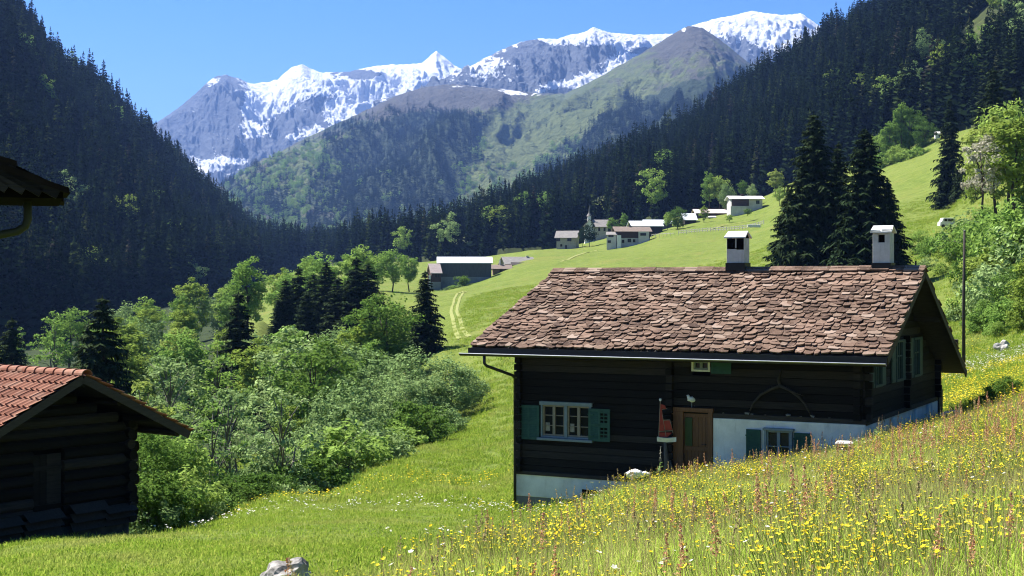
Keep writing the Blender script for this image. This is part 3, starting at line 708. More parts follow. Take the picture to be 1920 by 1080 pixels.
# ---- scatter: one object of stuff, made of many copies through geometry nodes
def scatter(name, pts, scl, rz, srcs, idx, label, tilt=None):
    me = bpy.data.meshes.new(name)
    n = len(pts); me.vertices.add(n); me.vertices.foreach_set('co', np.asarray(pts, np.float32).ravel())
    scl = np.asarray(scl, np.float32)
    if scl.ndim == 1: scl = np.repeat(scl[:, None], 3, 1)
    a = me.attributes.new('scl', 'FLOAT_VECTOR', 'POINT'); a.data.foreach_set('vector', scl.ravel())
    rot = np.zeros((n, 3), np.float32); rot[:, 2] = rz
    if tilt is not None: rot[:, :2] = tilt
    a = me.attributes.new('rot', 'FLOAT_VECTOR', 'POINT'); a.data.foreach_set('vector', rot.ravel())
    a = me.attributes.new('idx', 'INT', 'POINT'); a.data.foreach_set('value', np.asarray(idx, np.int32))
    ob = link(name, me)
    ng = bpy.data.node_groups.new(name, 'GeometryNodeTree')
    ng.interface.new_socket('Geometry', in_out='INPUT', socket_type='NodeSocketGeometry')
    ng.interface.new_socket('Geometry', in_out='OUTPUT', socket_type='NodeSocketGeometry')
    N, L = ng.nodes, ng.links
    gi = N.new('NodeGroupInput'); go = N.new('NodeGroupOutput')
    iop = N.new('GeometryNodeInstanceOnPoints'); jn = N.new('GeometryNodeJoinGeometry')
    for s in srcs:
        if isinstance(s, bpy.types.Mesh): s = bpy.data.objects.new(s.name + '_source', s)
        oi = N.new('GeometryNodeObjectInfo'); oi.inputs['Object'].default_value = s; oi.inputs['As Instance'].default_value = True
        L.new(oi.outputs['Geometry'], jn.inputs['Geometry'])
    def na(nm, typ):
        q = N.new('GeometryNodeInputNamedAttribute'); q.data_type = typ; q.inputs['Name'].default_value = nm; return q.outputs['Attribute']
    L.new(gi.outputs[0], iop.inputs['Points']); L.new(jn.outputs[0], iop.inputs['Instance'])
    iop.inputs['Pick Instance'].default_value = True
    L.new(na('idx', 'INT'), iop.inputs['Instance Index'])
    L.new(na('rot', 'FLOAT_VECTOR'), iop.inputs['Rotation']); L.new(na('scl', 'FLOAT_VECTOR'), iop.inputs['Scale'])
    L.new(iop.outputs[0], go.inputs[0])
    md = ob.modifiers.new('scatter', 'NODES'); md.node_group = ng
    return tag(ob, label, None, None, 'stuff')

# ================================================================== FORESTS
def slope_points(sl, x0, x1, n, t0=0.02, t1=1.0, seed=1, dens=None):
    rg = np.random.default_rng(seed)
    px = rg.uniform(x0, x1, n); t = t0 + (t1 - t0) * rg.uniform(0, 1, n) ** 1.0
    X, Y, Z = sl.pos(px, t)
    keep = np.ones(n, bool)
    if dens is not None: keep = rg.uniform(0, 1, n) < dens(px, 540 - Z / Y * F, X, Y, Z, t)
    return np.stack([X, Y, Z], 1)[keep], px[keep], t[keep]

def forest(sl, name, label, ilabel, group, x0, x1, n, seed, nind, hmin, hmax, dens=None, gaps=0.4, frame=True):
    rg = np.random.default_rng(seed + 50)
    pts, px, t = slope_points(sl, x0, x1, n, seed=seed, dens=dens)
    pxe = rg.uniform(x0, x1, 420); te = rg.uniform(0, .02, 420); e_ = np.stack(sl.pos(pxe, te), 1)
    if dens is not None: e_ = e_[dens(pxe, 540 - e_[:, 2] / e_[:, 1] * F, 0, 0, 0, te) > .6]
    pts = np.concatenate([pts, e_])
    clear = fbm(pts[:, 0] / 70 + seed, pts[:, 1] / 140, 3)
    keep = clear < gaps
    pts = pts[keep]
    h = rg.uniform(hmin, hmax, len(pts)) * (0.8 + 0.35 * (fbm(pts[:, 0] / 45, pts[:, 1] / 90 + 7, 2) + .5)) * np.where(rg.uniform(0, 1, len(pts)) < .22, rg.uniform(.4, .75, len(pts)), 1)
    w = h * rg.uniform(1.0, 1.45, len(pts))
    pts[:, 2] -= 0.5
    rz = rg.uniform(0, 6.28, len(pts)); idx = rg.integers(0, len(SPR_FAR), len(pts))
    sx = pts[:, 0] / pts[:, 1] * F + 960; sy = 540 - (pts[:, 2] + h) / pts[:, 1] * F
    inf = (sx > -10) & (sx < 1930) & (sy > -30)
    order = np.argsort(np.where(inf, -(h / pts[:, 1]), 1))
    ind = order[:nind]; rest = np.setdiff1d(np.arange(len(pts)), ind)
    for i in ind:
        o = link('spruce_tree', SPR_FAR[idx[i]]); o.location = pts[i]; o.rotation_euler = (0, 0, rz[i]); o.scale = (w[i], w[i], h[i])
        tag(o, ilabel, 'tree', group)
    scatter(name, pts[rest], np.stack([w, w, h], 1)[rest], rz[rest], SPR_FAR, idx[rest], label)
    return pts
forest(LEFTHILL, 'spruce_forest', 'dark spruce forest covering the steep left hillside', 'dark spruce among the lower trees of the left hillside forest', 'spruces low on the left hillside', -330, 655, 5400, 21, 125, 20, 36, None, 0.26)
def dens_d(px, py, X, Y, Z, t):
    # clearings: the bright alp strip high on the right and the glade below the chapel
    d = np.ones_like(px)
    d -= 1.2 * blobs(px, py + 8, GLADES)
    return d
forest(RIGHTHILL, 'spruce_forest', 'dark spruce forest climbing the right hillside behind the village', 'dark spruce on the lower edge of the right hillside forest', 'spruces low on the right hillside', 530, 2150, 7000, 22, 130, 17, 31, dens_d, 0.28)

# tiny spruces of the big mountain
rg = np.random.default_rng(77)
pts, px, t = slope_points(MOUNT, 385, 1500, 26000, 0.0, 0.93, 33, lambda px, py, X, Y, Z, t: np.clip((f_forest(px, py, X, Y, Z, t) - .36) * 2.6, 0.015, .85) * (py > 190 + 40 * perlin(px / 30, px * 0)))
h = rg.uniform(14, 27, len(pts)); pts[:, 2] -= 1
scatter('mountain_forest', pts, np.stack([h * 1.15, h * 1.15, h], 1), rg.uniform(0, 6.28, len(pts)), SPR_TINY, rg.integers(0, 3, len(pts)), 'hazy conifer woods on the big mountain in the middle')
pts, px, t = slope_points(MOUNT, 385, 1300, 9000, 0.0, 0.7, 34, lambda px, py, X, Y, Z, t: np.clip(.9 - 2.2 * np.abs(f_forest(px, py, X, Y, Z, t) - .38), 0, 1) * .6 * (py > 260))
h = rg.uniform(9, 18, len(pts)); pts[:, 2] -= 1
scatter('mountain_woods', pts, np.stack([h * 1.2, h * 1.2, h], 1), rg.uniform(0, 6.28, len(pts)), [FARB['leaf_green'], FARB['leaf_grey']], rg.integers(0, 2, len(pts)), 'pale green broadleaf woods on the big mountain')
# broadleaf trees that stand out light in the two forests
def light_trees(sl, spots, label, group, hh):
    rg = np.random.default_rng(5)
    for (px, py) in spots:
        ts = np.linspace(0, 1, 200); X, Y, Z = sl.pos(np.full(200, float(px)), ts)
        i = int(np.argmin(np.abs((540 - (Z + hh * .5) / Y * F) - py)))
        h = hh * rg.uniform(1.0, 1.5)
        o = link('broadleaf_tree', FARB[['leaf_green', 'leaf_yellow', 'leaf_green', 'leaf_grey'][int(rg.integers(0, 4))]]); o.location = (X[i], Y[i] - 14, Z[i] + 4.0); o.scale = (h * rg.uniform(.9, 1.3), h, h); o.rotation_euler = (0, 0, rg.uniform(0, 6))
        tag(o, label, 'tree', group)
light_trees(LEFTHILL, [(96, 195), (188, 222), (205, 225), (232, 228), (138, 132), (146, 395), (40, 405), (148, 388), (250, 425), (330, 460), (190, 520), (370, 530), (300, 395), (428, 415), (365, 365), (60, 120)], 'light green broadleaf tree among the dark spruces of the left hillside', 'broadleaf trees in the left hillside forest', 13)
light_trees(RIGHTHILL, [(1815, 130), (1690, 165), (1680, 200), (1650, 195), (1665, 215), (1880, 40), (1848, 30), (1900, 90), (1760, 160), (1555, 180), (1600, 190), (1720, 120), (920, 425), (938, 432), (840, 455), (1220, 385), (1020, 402), (985, 405), (1240, 330), (760, 465), (1800, 175)], 'light green broadleaf tree among the dark spruces of the right hillside', 'broadleaf trees in the right hillside forest', 12)
# ================================================================== TREES NEAR THE MEADOWS
def big_spruce(px, top, Y, label, group=None, base_z=None, wide=1.0, var=None, mesh=None):
    x = (px - 960) / F * Y; g = gz(x, Y) if base_z is None else base_z
    zt_ = (540 - top) / F * Y; h = zt_ - g
    c, tr = mesh or SPR_MID[(int(px) if var is None else var) % 4]
    hb_ = SPR_H if mesh else 12.0
    o = thing('spruce_tree', label, 'tree', (x, Y, g - .1), (px * 1.7) % 6.28, group)
    s = h / hb_; o.scale = (s * wide, s * wide, s)
    link('crown', c, o); link('trunk', tr, o)
    return o
SPR_H = 20.0
BIGA = []
for i in range(2):
    v, t = spruce_crown(20.0, [5.0, 5.2][i], 56, 15, 14, 400 + i, 0.01, 0.66)
    BIGA.append((np_mesh('crown', v, t, M['needle_near']), trunk_mesh(19.0, .34, M['bark'], seed=30 + i)))
big_spruce(1526, 205, 168, 'tallest dark spruce standing behind the stone roof of the house', mesh=BIGA[0], wide=1.0)
big_spruce(1622, 233, 160, 'dark spruce behind the right chimney, beside the tallest one', mesh=BIGA[1], wide=1.0)
big_spruce(1572, 262, 176, 'dark spruce wedged between the two tall ones behind the house roof', mesh=BIGA[0], wide=.85)
big_spruce(1480, 352, 172, 'small dark spruce at the left foot of the tallest spruce', mesh=BIGA[1], wide=1.1)
big_spruce(1664, 330, 158, 'lower dark spruce at the right foot of the pair behind the house', mesh=BIGA[0], wide=1.0)
# right slope
big_spruce(1781, 180, 300, 'tall slim dark spruce on the right edge of the steep meadow', None, (540 - 398) / F * 300, .95, 1)
big_spruce(1801, 285, 292, 'shorter dark spruce nestled against the tall slim one on the right', None, (540 - 396) / F * 292, 1.0, 2)
big_spruce(1768, 300, 306, 'low dark spruce at the left foot of the tall slim one', None, (540 - 394) / F * 306, 1.0, 3)
big_spruce(1862, 120, 250, 'dark spruce towering above the bushes at the right edge', None, (540 - 400) / F * 250, 1.0, 0)
big_spruce(1905, 160, 235, 'dark spruce cut by the right edge of the picture', None, (540 - 400) / F * 235, 1.0, 1)
big_spruce(1835, 200, 262, 'thin dark spruce between the slim pair and the right edge', None, (540 - 400) / F * 262, .8, 2)
# valley side
big_spruce(797, 503, 172, 'lone dark spruce on the meadow below the metal roofed barn', None, None, 1.35, 0)
big_spruce(447, 542, 150, 'single pointed dark spruce rising out of the leafy trees in the gully', None, None, 1.5, 1)
big_spruce(192, 548, 92, 'bushy dark spruce behind the log barn roof', None, None, 1.35, 2)
big_spruce(165, 600, 100, 'smaller dark spruce left of the bushy one behind the barn', None, None, 1.2, 3)
big_spruce(22, 590, 150, 'dark spruce at the left edge above the barn roof', None, None, 1.3, 0)
big_spruce(-12, 612, 140, 'dark spruce cut by the left edge above the barn roof', None, None, 1.3, 1)
for i, (px, tp, Y) in enumerate([(536, 520, 225), (560, 497, 245), (588, 510, 240), (612, 488, 235), (634, 515, 228), (668, 478, 225), (690, 490, 232), (522, 560, 215), (575, 545, 212), (652, 520, 250)]):
    big_spruce(px, tp, Y, 'dark spruce in the clump above the gully', 'spruce clump above the gully', None, 1.55, i)

def broad(key, px, Y, h, label, group=None, top=None, base_z=None, wide=1.0, name='broadleaf_tree', cat='tree'):
    x = (px - 960) / F * Y; g = gz(x, Y) if base_z is None else base_z
    if top is not None: h = max(1.0, (540 - top) / F * Y - g)
    c, tr, h0 = BROAD[key]
    s = h / h0
    o = thing(name, label, cat, (x, Y, g - .08), (px * 2.3 + Y) % 6.28, group)
    o.scale = (s * wide, s * wide, s)
    link('crown', c, o); link('trunk', tr, o)
    return o
rd = random.Random(31)
# rows of the gully wood, front to back: (Y, px from, px to, height, kinds, group key)
edge = interp([(250, 33), (300, 37), (400, 44), (520, 53), (640, 64), (740, 76), (830, 86), (905, 96), (930, 110)], 1)
GRP = {'near': ('leafy young tree along the lower edge of the meadow', 'trees along the lower meadow edge'),
      'mid': ('leafy tree in the middle of the gully wood', 'trees in the gully wood'),
      'far': ('light green tree at the far side of the gully wood', 'trees at the far side of the gully')}
envl = interp([(60, 600), (230, 592), (400, 585), (450, 615), (490, 622), (560, 604), (620, 592), (680, 596), (705, 620), (740, 640), (770, 655), (850, 668), (905, 690)], 1)
rows = [(40, 250, 262, 4.6), (46, 262, 372, 4.6), (52, 250, 450, 5.2), (58, 262, 520, 5.6), (66, 262, 600, 6.2), (75, 262, 680, 6.6), (85, 262, 770, 7.0), (96, 262, 860, 7.4), (108, 250, 855, 8.0), (124, 235, 800, 8.6), (142, 220, 770, 9.2), (165, 205, 740, 9.6), (190, 215, 715, 10.2), (222, 10, 485, 10.8), (260, 10, 470, 11.5), (300, 200, 470, 12), (350, 330, 560, 12)]
cnt = 0
for (Y, p0, p1, hh) in rows:
    stp = 5.6 * (hh / 7) ** .6 / Y * F
    px = p0 + rd.uniform(0, stp * .5)
    while px < p1:
        q = px + rd.uniform(-.25, .25) * stp; yy = Y * rd.uniform(.96, 1.05)
        g = 'near' if Y < 70 else ('mid' if Y < 170 else 'far')
        if not (466 < q < 520 and Y > 190 and Y < 300):
            yy = max(yy, float(edge(q)) + 1.5)
            if Y < 80: key = rd.choice(['thin_a', 'airy_a', 'grey_b', 'thin_a', 'airy_b', 'airy_a'] if q < 540 else ['grey_a', 'grey_b', 'grey_a'])
            elif Y < 130: key = rd.choice(['grey_a', 'airy_a', 'grey_b', 'airy_b', 'thin_a', 'tall_a', 'airy_a'] if q < 560 else ['grey_a', 'grey_b', 'grey_a', 'dark_a'])
            else: key = rd.choice(['round_a', 'round_b', 'tall_a', 'yellow_a', 'grey_a', 'airy_a'])
            hq = hh * rd.uniform(.7, 1.3)
            if Y <= 200:
                g0 = gz((q - 960) / F * yy, yy); hq = min(hq, (540 - float(envl(q)) - rd.uniform(0, 25)) / F * yy - g0)
            if hq > 2.2: broad(key, q, yy, hq, *GRP[g], wide=rd.uniform(1.0, 1.3)); cnt += 1
        px += stp
# low scrub along the edge of the meadow
for i in range(26):
    px = 268 + i * 23 + rd.uniform(-6, 6); Y = float(edge(px)) + rd.uniform(-.5, 1.5)
    broad(rd.choice(['bush_a', 'bush_b', 'bush_c', 'bush_b']), px, Y, rd.uniform(.9, 1.9) * (1.0 if px < 560 else 1.7), 'low leafy shrub at the rim where the meadow drops into the gully', 'shrubs along the meadow rim', name='leafy_shrub', cat='shrub', wide=rd.uniform(.9, 1.3))
for (px, Y, tp, key, lb) in [(845, 99, 668, 'grey_a', 'tall grey green bush tree above the shadow at the right end of the gully wood'), (800, 97, 690, 'grey_b', 'grey green tree left of the right end of the gully wood'), (880, 104, 690, 'grey_a', 'last grey green tree at the right end of the gully wood'), (765, 95, 706, 'grey_a', 'rounded grey green bush tree third from the right end of the wood'),
                             (720, 160, 552, 'dark_a', 'deep green tree left of the lone spruce on the meadow'), (742, 176, 575, 'dark_a', 'deep green tree close to the trunk of the lone spruce'), (700, 160, 612, 'dark_a', 'deep green tree below the spruce clump'),
                             (735, 400, 468, 'round_a', 'round light green tree left of the metal roofed barn'), (768, 410, 478, 'round_b', 'smaller round light green tree beside the metal roofed barn'), (706, 405, 474, 'round_b', 'light green tree behind the right end of the spruce clump'),
                             (676, 300, 456, 'tall_a', 'tall pale green larch like tree above the spruce clump'), (655, 310, 468, 'tall_a', 'pale green pointed tree left of the tallest pale one'), (604, 320, 476, 'tall_a', 'pale green tree behind the middle of the spruce clump'), (583, 330, 470, 'tall_a', 'pale green tree behind the left part of the spruce clump'), (540, 350, 508, 'round_a', 'light green tree left behind the spruce clump'),
                             (290, 45, 800, 'dark_a', 'bright leaved tree right behind the corner of the log barn'), (330, 47, 812, 'round_a', 'leafy tree just right of the log barn eave'), (262, 42, 806, 'dark_a', 'deep green tree hidden half behind the log barn')]:
    broad(key, px, Y, 6, lb, top=tp, wide=1.15)
for (px, Y, tp) in [(1200, 540, 0)][:0]: pass
# village trees
for (px, Y, tp, bs, key, w, lb) in [(1105, 575, 417, 465, 'shade', 1.0, 'dark round crowned tree with bare stem beside the square white house'), (1092, 585, 425, 463, 'shade', .6, 'slim dark tree between the square white house and the chapel'),
                                 (1270, 538, 388, 434, 'dark_a', 1.15, 'dense green tree at the right end of the white roofed barns'), (1252, 545, 398, 430, 'round_a', .9, 'light green tree leaning over the white roofed barn'), (1320, 552, 386, 418, 'yellow_a', 1.0, 'yellow green tree left of the pinkish roofed shed'),
                                 (1148, 600, 408, 440, 'round_a', 1.0, 'light green tree right of the chapel'), (1170, 610, 398, 432, 'tall_a', 1.0, 'pale green tree behind the brown farmhouse'), (1455, 575, 318, 365, 'yellow_a', 1.1, 'big pale yellow tree right behind the topmost house'), (1462, 540, 350, 384, 'round_a', 1.0, 'small round green tree on the slope right of the topmost house'),
                                 (1330, 600, 320, 396, 'tall_a', .9, 'tall pale green tree at the forest edge above the pinkish roofed shed'), (1348, 598, 330, 392, 'round_a', 1.0, 'light green tree at the forest edge left of the topmost house'), (1362, 592, 345, 392, 'grey_a', .9, 'grey green tree close to the left wall of the topmost house'), (1410, 585, 345, 372, 'grey_a', .9, 'grey green tree behind the roof of the topmost house'), (1392, 590, 338, 370, 'dark_a', .9, 'dark green tree behind the chimney of the topmost house'),
                                 (1056, 600, 450, 462, 'bush_a', 1.0, 'low light bush left of the square white house'), (1402, 520, 391, 402, 'bush_c', 1.2, 'small dark bush on the slope below the topmost house'), (1368, 530, 402, 413, 'bush_a', 1.2, 'small light bush on the slope above the fence'),
                                 (868, 432, 517, 538, 'bush_c', 1.2, 'reddish dark bush in front of the metal roofed barn')]:
    broad(key, px, Y, 5, lb, top=tp, base_z=(540 - bs) / F * Y, wide=w)
# bushes around the metal roofed barn
for i, (px, Y, bs, tp) in enumerate([(838, 430, 546, 538), (850, 428, 543, 534), (862, 428, 541, 533), (880, 430, 539, 531), (895, 432, 537, 530), (907, 434, 534, 527), (828, 431, 549, 543)]):
    broad(['bush_b', 'bush_a', 'bush_b'][i % 3], px, Y, 2, 'low bush on the bank in front of the metal roofed barn', 'bushes in front of the metal roofed barn', top=tp, base_z=(540 - bs) / F * Y, wide=1.6, name='leafy_shrub', cat='shrub')
# wood edge above the steep meadow and the leafy slope at the right
for (px, Y, tp, bs, key, w, lb) in [(1706, 500, 205, 300, 'dark_a', 1.05, 'big broad green tree above the steep meadow'), (1735, 490, 228, 298, 'dark_a', 1.0, 'green tree right of the big broad one above the steep meadow'), (1668, 505, 225, 310, 'tall_a', 1.1, 'bright tall tree left of the big broad one'), (1648, 515, 250, 318, 'round_a', 1.0, 'light tree at the left end of the row above the steep meadow'), (1690, 498, 190, 270, 'tall_a', .9, 'slender bright tree rising behind the big broad one'),
                                 (1840, 150, 250, 400, 'bloom', 1.0, 'whitish blossoming tree at the right among green trees'), (1868, 165, 225, 400, 'yellow_a', 1.1, 'yellow green tree right of the blossoming one'), (1905, 150, 215, 400, 'yellow_a', 1.15, 'bright yellow green tree at the right picture edge'), (1828, 230, 300, 400, 'yellow_a', .8, 'small yellow green tree between the slim spruces and the blossoming tree'), (1888, 190, 190, 390, 'round_a', 1.0, 'tall light green tree behind the yellow green ones at the right')]:
    broad(key, px, Y, 5, lb, top=tp, base_z=(540 - bs) / F * Y, wide=w)
for i, (px, tp, bs, Y) in enumerate([(1660, 285, 332, 478), (1680, 272, 325, 474), (1700, 280, 318, 470), (1720, 276, 310, 468), (1740, 278, 302, 466), (1650, 300, 336, 482)]):
    broad(['bush_a', 'round_a', 'bush_a'][i % 3], px, Y, 3, 'light green bush along the top edge of the steep meadow', 'bushes along the top of the steep meadow', top=tp, base_z=(540 - bs) / F * Y, wide=1.1, name='leafy_shrub', cat='shrub')
rd = random.Random(8)
band = [(1700, 470, 500, 210), (1722, 430, 492, 200), (1745, 445, 500, 190), (1768, 455, 520, 180), (1742, 480, 515, 170), (1790, 445, 510, 165), (1725, 490, 520, 175), (1700, 505, 545, 170), (1765, 492, 530, 160), (1716, 440, 470, 225),
        (1815, 400, 500, 160), (1835, 420, 560, 130), (1860, 395, 540, 140), (1885, 405, 560, 125), (1912, 385, 560, 122), (1850, 470, 610, 112), (1880, 480, 625, 104), (1908, 500, 635, 98), (1832, 530, 620, 108), (1850, 560, 640, 98), (1885, 560, 640, 94), (1915, 560, 640, 90), (1815, 560, 625, 108), (1795, 585, 630, 112), (1830, 590, 642, 98), (1870, 600, 640, 92), (1780, 598, 632, 112), (1940, 480, 640, 95), (1935, 400, 560, 118), (1800, 420, 480, 178), (1890, 395, 470, 160), (1850, 385, 450, 175), (1925, 360, 450, 165)]
for i, (px, tp, bs, Y) in enumerate(band):
    key = ['bush_a', 'round_a', 'bush_a', 'yellow_a', 'bush_b', 'dark_a'][i % 6]
    broad(key, px, Y, 3, 'leafy bush on the overgrown right slope', 'bushes on the overgrown right slope', top=tp, base_z=min(gz((px - 960) / F * Y, Y), (540 - bs) / F * Y), wide=1.15 if key[0] != 'b' else .95, name='leafy_shrub', cat='shrub')
for i, (px, py, Y, h) in enumerate([(1868, 772, 46, .7), (1885, 768, 46.5, .85), (1850, 778, 45.5, .55), (1836, 784, 45.2, .45)]):
    broad('bush_c', px, Y, h, ['dark low bush right of the house, second in its row', 'dark low bush right of the house, biggest of its row', 'dark low bush right of the house, third in its row', 'dark low bush right of the house, smallest and nearest to the wall'][i], 'dark low bushes right of the house', wide=1.0, name='leafy_shrub', cat='shrub')
# ================================================================== THE OLD TIMBER HOUSE
TH = R(28)
HU = Vector((math.cos(TH), -math.sin(TH), 0)); HV = Vector((math.sin(TH), math.cos(TH), 0))
HC = Vector((0.2531 * 40, 40, 0))
HZ = -7.2
house = thing('timber_house', 'old dark timber farmhouse with reddish stone slab roof and two white chimneys', 'house', (HC.x, HC.y, HZ), -TH)
L_, W_ = 11.27, 10.3
def fx(px, py, off=0.0):
    """facade: local x and local z of a pixel on the front wall"""
    q = (px - 960) / F; a = (HC.x - q * HC.y) / (math.cos(TH) + math.sin(TH) * q)
    d = HC.y + math.sin(TH) * a
    return -a, (540 - py) / F * d - HZ
def gy(px, py):
    q = (px - 960) / F; w = (q * HC.y - HC.x) / (math.sin(TH) - math.cos(TH) * q)
    return w, (540 - py) / F * (HC.y + math.cos(TH) * w) - HZ
ZE = -1.95 - HZ            # eave height (local)
ZW = -3.95 - HZ            # top of white plinth on the right
ZL = -6.0 - HZ             # top of white plinth on the left
ZR = 0.60 - HZ             # ridge
YR = 4.03; YB = 11.16; SLOPE = math.tan(R(27))
xd0, xd1 = fx(1262, 800)[0], fx(1335, 800)[0]
# --- walls
mb = MB()
mb.box(-L_ + .06, -.06, .06, W_ - .06, ZW - .3, ZE + .35)
mb.box(-L_ + .06, xd0, .06, W_ - .06, ZL - .1, ZW - .25)
mb.build('wall_core', M['void'], house)
def courses(mb, x0, x1, z0, z1, yf, hh=.235, horizontal=True, holes=()):
    z = z0; i = 0
    while z < z1 - .03:
        zt = min(z + hh * random.uniform(.92, 1.08), z1)
        segs = [(x0, x1)]
        for (a, b, c, d) in holes:
            if z < d - .05 and zt > c + .05:
                segs = [s for (p, q) in segs for s in ((p, min(q, a)), (max(p, b), q)) if s[1] - s[0] > .03]
        for (p, q) in segs:
            o = random.uniform(0, .025)
            mb.prism([(p, z + .012), (p, zt - .004), (q, zt - .004), (q, z + .012)], lambda u, v, d, o=o: ((u, yf - o - d, v) if horizontal else (yf + o + d, u, v)), -.06, .05)
        z = zt; i += 1
wl = [fx(1016, 755), fx(1110, 828)]      # left window opening
wu = [fx(1298, 672), fx(1333, 697)]
mb = MB()
courses(mb, -L_, xd0 - .02, ZL + .02, ZE + .3, 0.0, holes=[(wl[0][0], wl[1][0], wl[1][1], wl[0][1])])
courses(mb, xd0 - .02, 0.0, ZW + .10, ZE + .3, 0.0, holes=[(wu[0][0], wu[1][0], wu[1][1], wu[0][1] + .05)])
# gable wall of logs, up into the roof triangle
z = ZW + .06
while z < ZR - .25:
    zt = z + .235
    y0 = 0.0; y1 = W_
    zt_lim = zt - ZE
    if zt_lim > -.1:
        y0 = max(0.0, (zt - (ZE + .35)) / SLOPE - .4); y1 = min(W_, YR + (ZR - zt) / SLOPE - .15)
    if y1 - y0 > .3:
        o = random.uniform(0, .02)
        mb.box(-.05, .05 + o, y0, y1, z + .012, zt - .004)
    z = zt
z = ZL + .02
while z < ZE + 1.2:                       # left gable side, seen edge-on
    q_ = z + .225 - ZE - .3
    mb.box(-L_ - .05, -L_ + .05, max(0.0, q_ / SLOPE - .5), min(W_, YR + (ZR - z - .225) / SLOPE - .2), z, z + .225); z += .235
# dark joints behind and interlocked log ends at the corners and at the cross wall
mb.build('log_wall', M['log'], house)
mb = MB()
for xc in (-L_ + .12, fx(1262, 800)[0] - .05, -.12):
    z = ZL + .02 if xc < -1 else ZW + .1; i = 0
    while z < ZE + .2:
        r_ = .1
        mb.box(xc - r_, xc + r_, -.22 - random.uniform(0, .05), .02, z + .02, z + .215); z += .235
for yc in (.12, 5.2, W_ - .12):
    z = ZW + .08
    while z < ZE + .3:
        mb.box(.05, .24 + random.uniform(0, .04), yc - .1, yc + .1, z + .02, z + .215); z += .235
mb.build('log_ends', M['log'], house)
# sill beams
mb = MB(); mb.box(-L_ - .06, xd0 - .03, -.1, .05, ZL - .06, ZL + .06); mb.box(xd1 + .05, .1, -.09, .05, ZW + .02, ZW + .16)
mb.box(-.05, .12, .0, W_ + .1, ZW - .02, ZW + .12)
mb.build('sill_beam', M['wood_board'], house, bevel=.01)
# --- plastered plinth
mb = MB()
mb.box(-L_ - .09, xd0, -.06, .3, -6.77 - HZ, ZL - .05); mb.box(-L_ - .09, -L_ + .3, .3, W_, -6.77 - HZ, ZL - .05)
mb.box(xd1 + .06, .08, -.08, .3, -7.4 - HZ, ZW + .01)
mb.build('white_plinth', M['plinth'], house, bevel=.012)
mb = MB()
y0 = 1.9
mb.box(-.2, .10, -.06, 1.55, -7.4 - HZ, ZW - .03); mb.box(-.3, .02, 1.5, W_, -7.4 - HZ, ZW - .05)
for yy in (3.3, 6.6, 8.7): mb.box(.0, .12, yy, yy + .35, -7.4 - HZ, ZW - .06)
mb.box(-.1, .10, 9.3, W_ + .05, -7.4 - HZ, ZW - .04)
mb.build('white_gable_plinth', M['plinth'], house, bevel=.012)
mb = MB(); mb.box(-L_ - .07, xd0, -.05, .3, -8.2 - HZ, -6.775 - HZ); mb.box(-L_ - .07, -L_ + .3, .3, W_, -8.2 - HZ, -6.775 - HZ)
mb.build('grey_footing', M['plaster_grey'], house)
v = fx(1093, 918); mb = MB(); mb.box(v[0], v[0] + .75, -.075, -.05, v[1] - .22, v[1] + .02)
mb.build('cellar_vent', M['void'], house)

# --- roof of stone slabs
XR0, XR1 = .944, None
def roof_corner(side, s):   # side: 0 front, 1 back
    return None
def slabs(mb, y_eave, y_ridge, z_eave, z_ridge, xl_e, xl_r, xr, rows, sw, seed):
    rd = random.Random(seed)
    dy = y_ridge - y_eave; dz = z_ridge - z_eave; ln = math.hypot(dy, dz)
    t = Vector((0, dy / ln, dz / ln)); nrm = Vector((0, -dz / ln, dy / ln))
    if nrm.z < 0: nrm = -nrm
    step = ln / rows
    for r in range(rows):
        s0 = r * step
        fl = s0 / ln; xl = xl_e + (xl_r - xl_e) * fl - rd.uniform(0, .06)
        x = xl - rd.uniform(0, sw * .3); end = xr + rd.uniform(-.02, .06)
        while x < end - .08:
            w = sw * rd.uniform(.55, 1.5)
            if end - (x + w) < .14: w = end - x
            a = max(x, xl); b = min(x + w, end)
            if b - a > .06:
                th = rd.uniform(.026, .06); lo = s0 - rd.uniform(-.055, .075); hi = s0 + step * 1.55
                lift0 = .035 + rd.uniform(0, .045); lift1 = .0 + rd.uniform(0, .012)
                g = rd.uniform(.004, .022); tw = rd.uniform(-.022, .022)
                m = 5; pts = []
                c1, c2 = rd.uniform(.02, .12), rd.uniform(.02, .12)
                low = [(a + g + .0, lo + c1), (a + g + (b - a) * .16, lo + rd.uniform(-.015, .03)), ((a + b) / 2 + rd.uniform(-.05, .05), lo + rd.uniform(-.035, .025)), (b - g - (b - a) * .16, lo + rd.uniform(-.015, .03)), (b - g, lo + c2)]
                poly = low + [(b - g, hi), (a + g, hi)]
                def at(u, s, top):
                    f = (s - lo) / (hi - lo); l = lift0 * (1 - f) + lift1 * f + tw * (u - (a + b) / 2) / (b - a) * 2
                    return Vector((u, y_eave, z_eave)) + t * s + nrm * (l + (th if top else 0))
                n = len(poly)
                vs = [at(u, s, True) for u, s in poly] + [at(u, s, False) for u, s in poly]
                fs = [tuple(range(n)), tuple(reversed(range(n, 2 * n)))] + [(i, i + n, (i + 1) % n + n, (i + 1) % n) for i in range(n)]
                mb.add(vs, fs)
            x += w
mb = MB()
slabs(mb, -1.02, YR, ZE + .02, ZR - .06, -12.5, -11.9, .95, 27, .29, 3)
mb.build('stone_roof', M['slab'], house)
mb = MB()
slabs(mb, YB, YR, -2.98 - HZ, ZR - .06, -12.4, -11.9, .95, 27, .42, 4)
mb.build('back_stone_roof', M['slab'], house)
mb = MB(); rd = random.Random(9)      # ridge slabs
x = -11.95
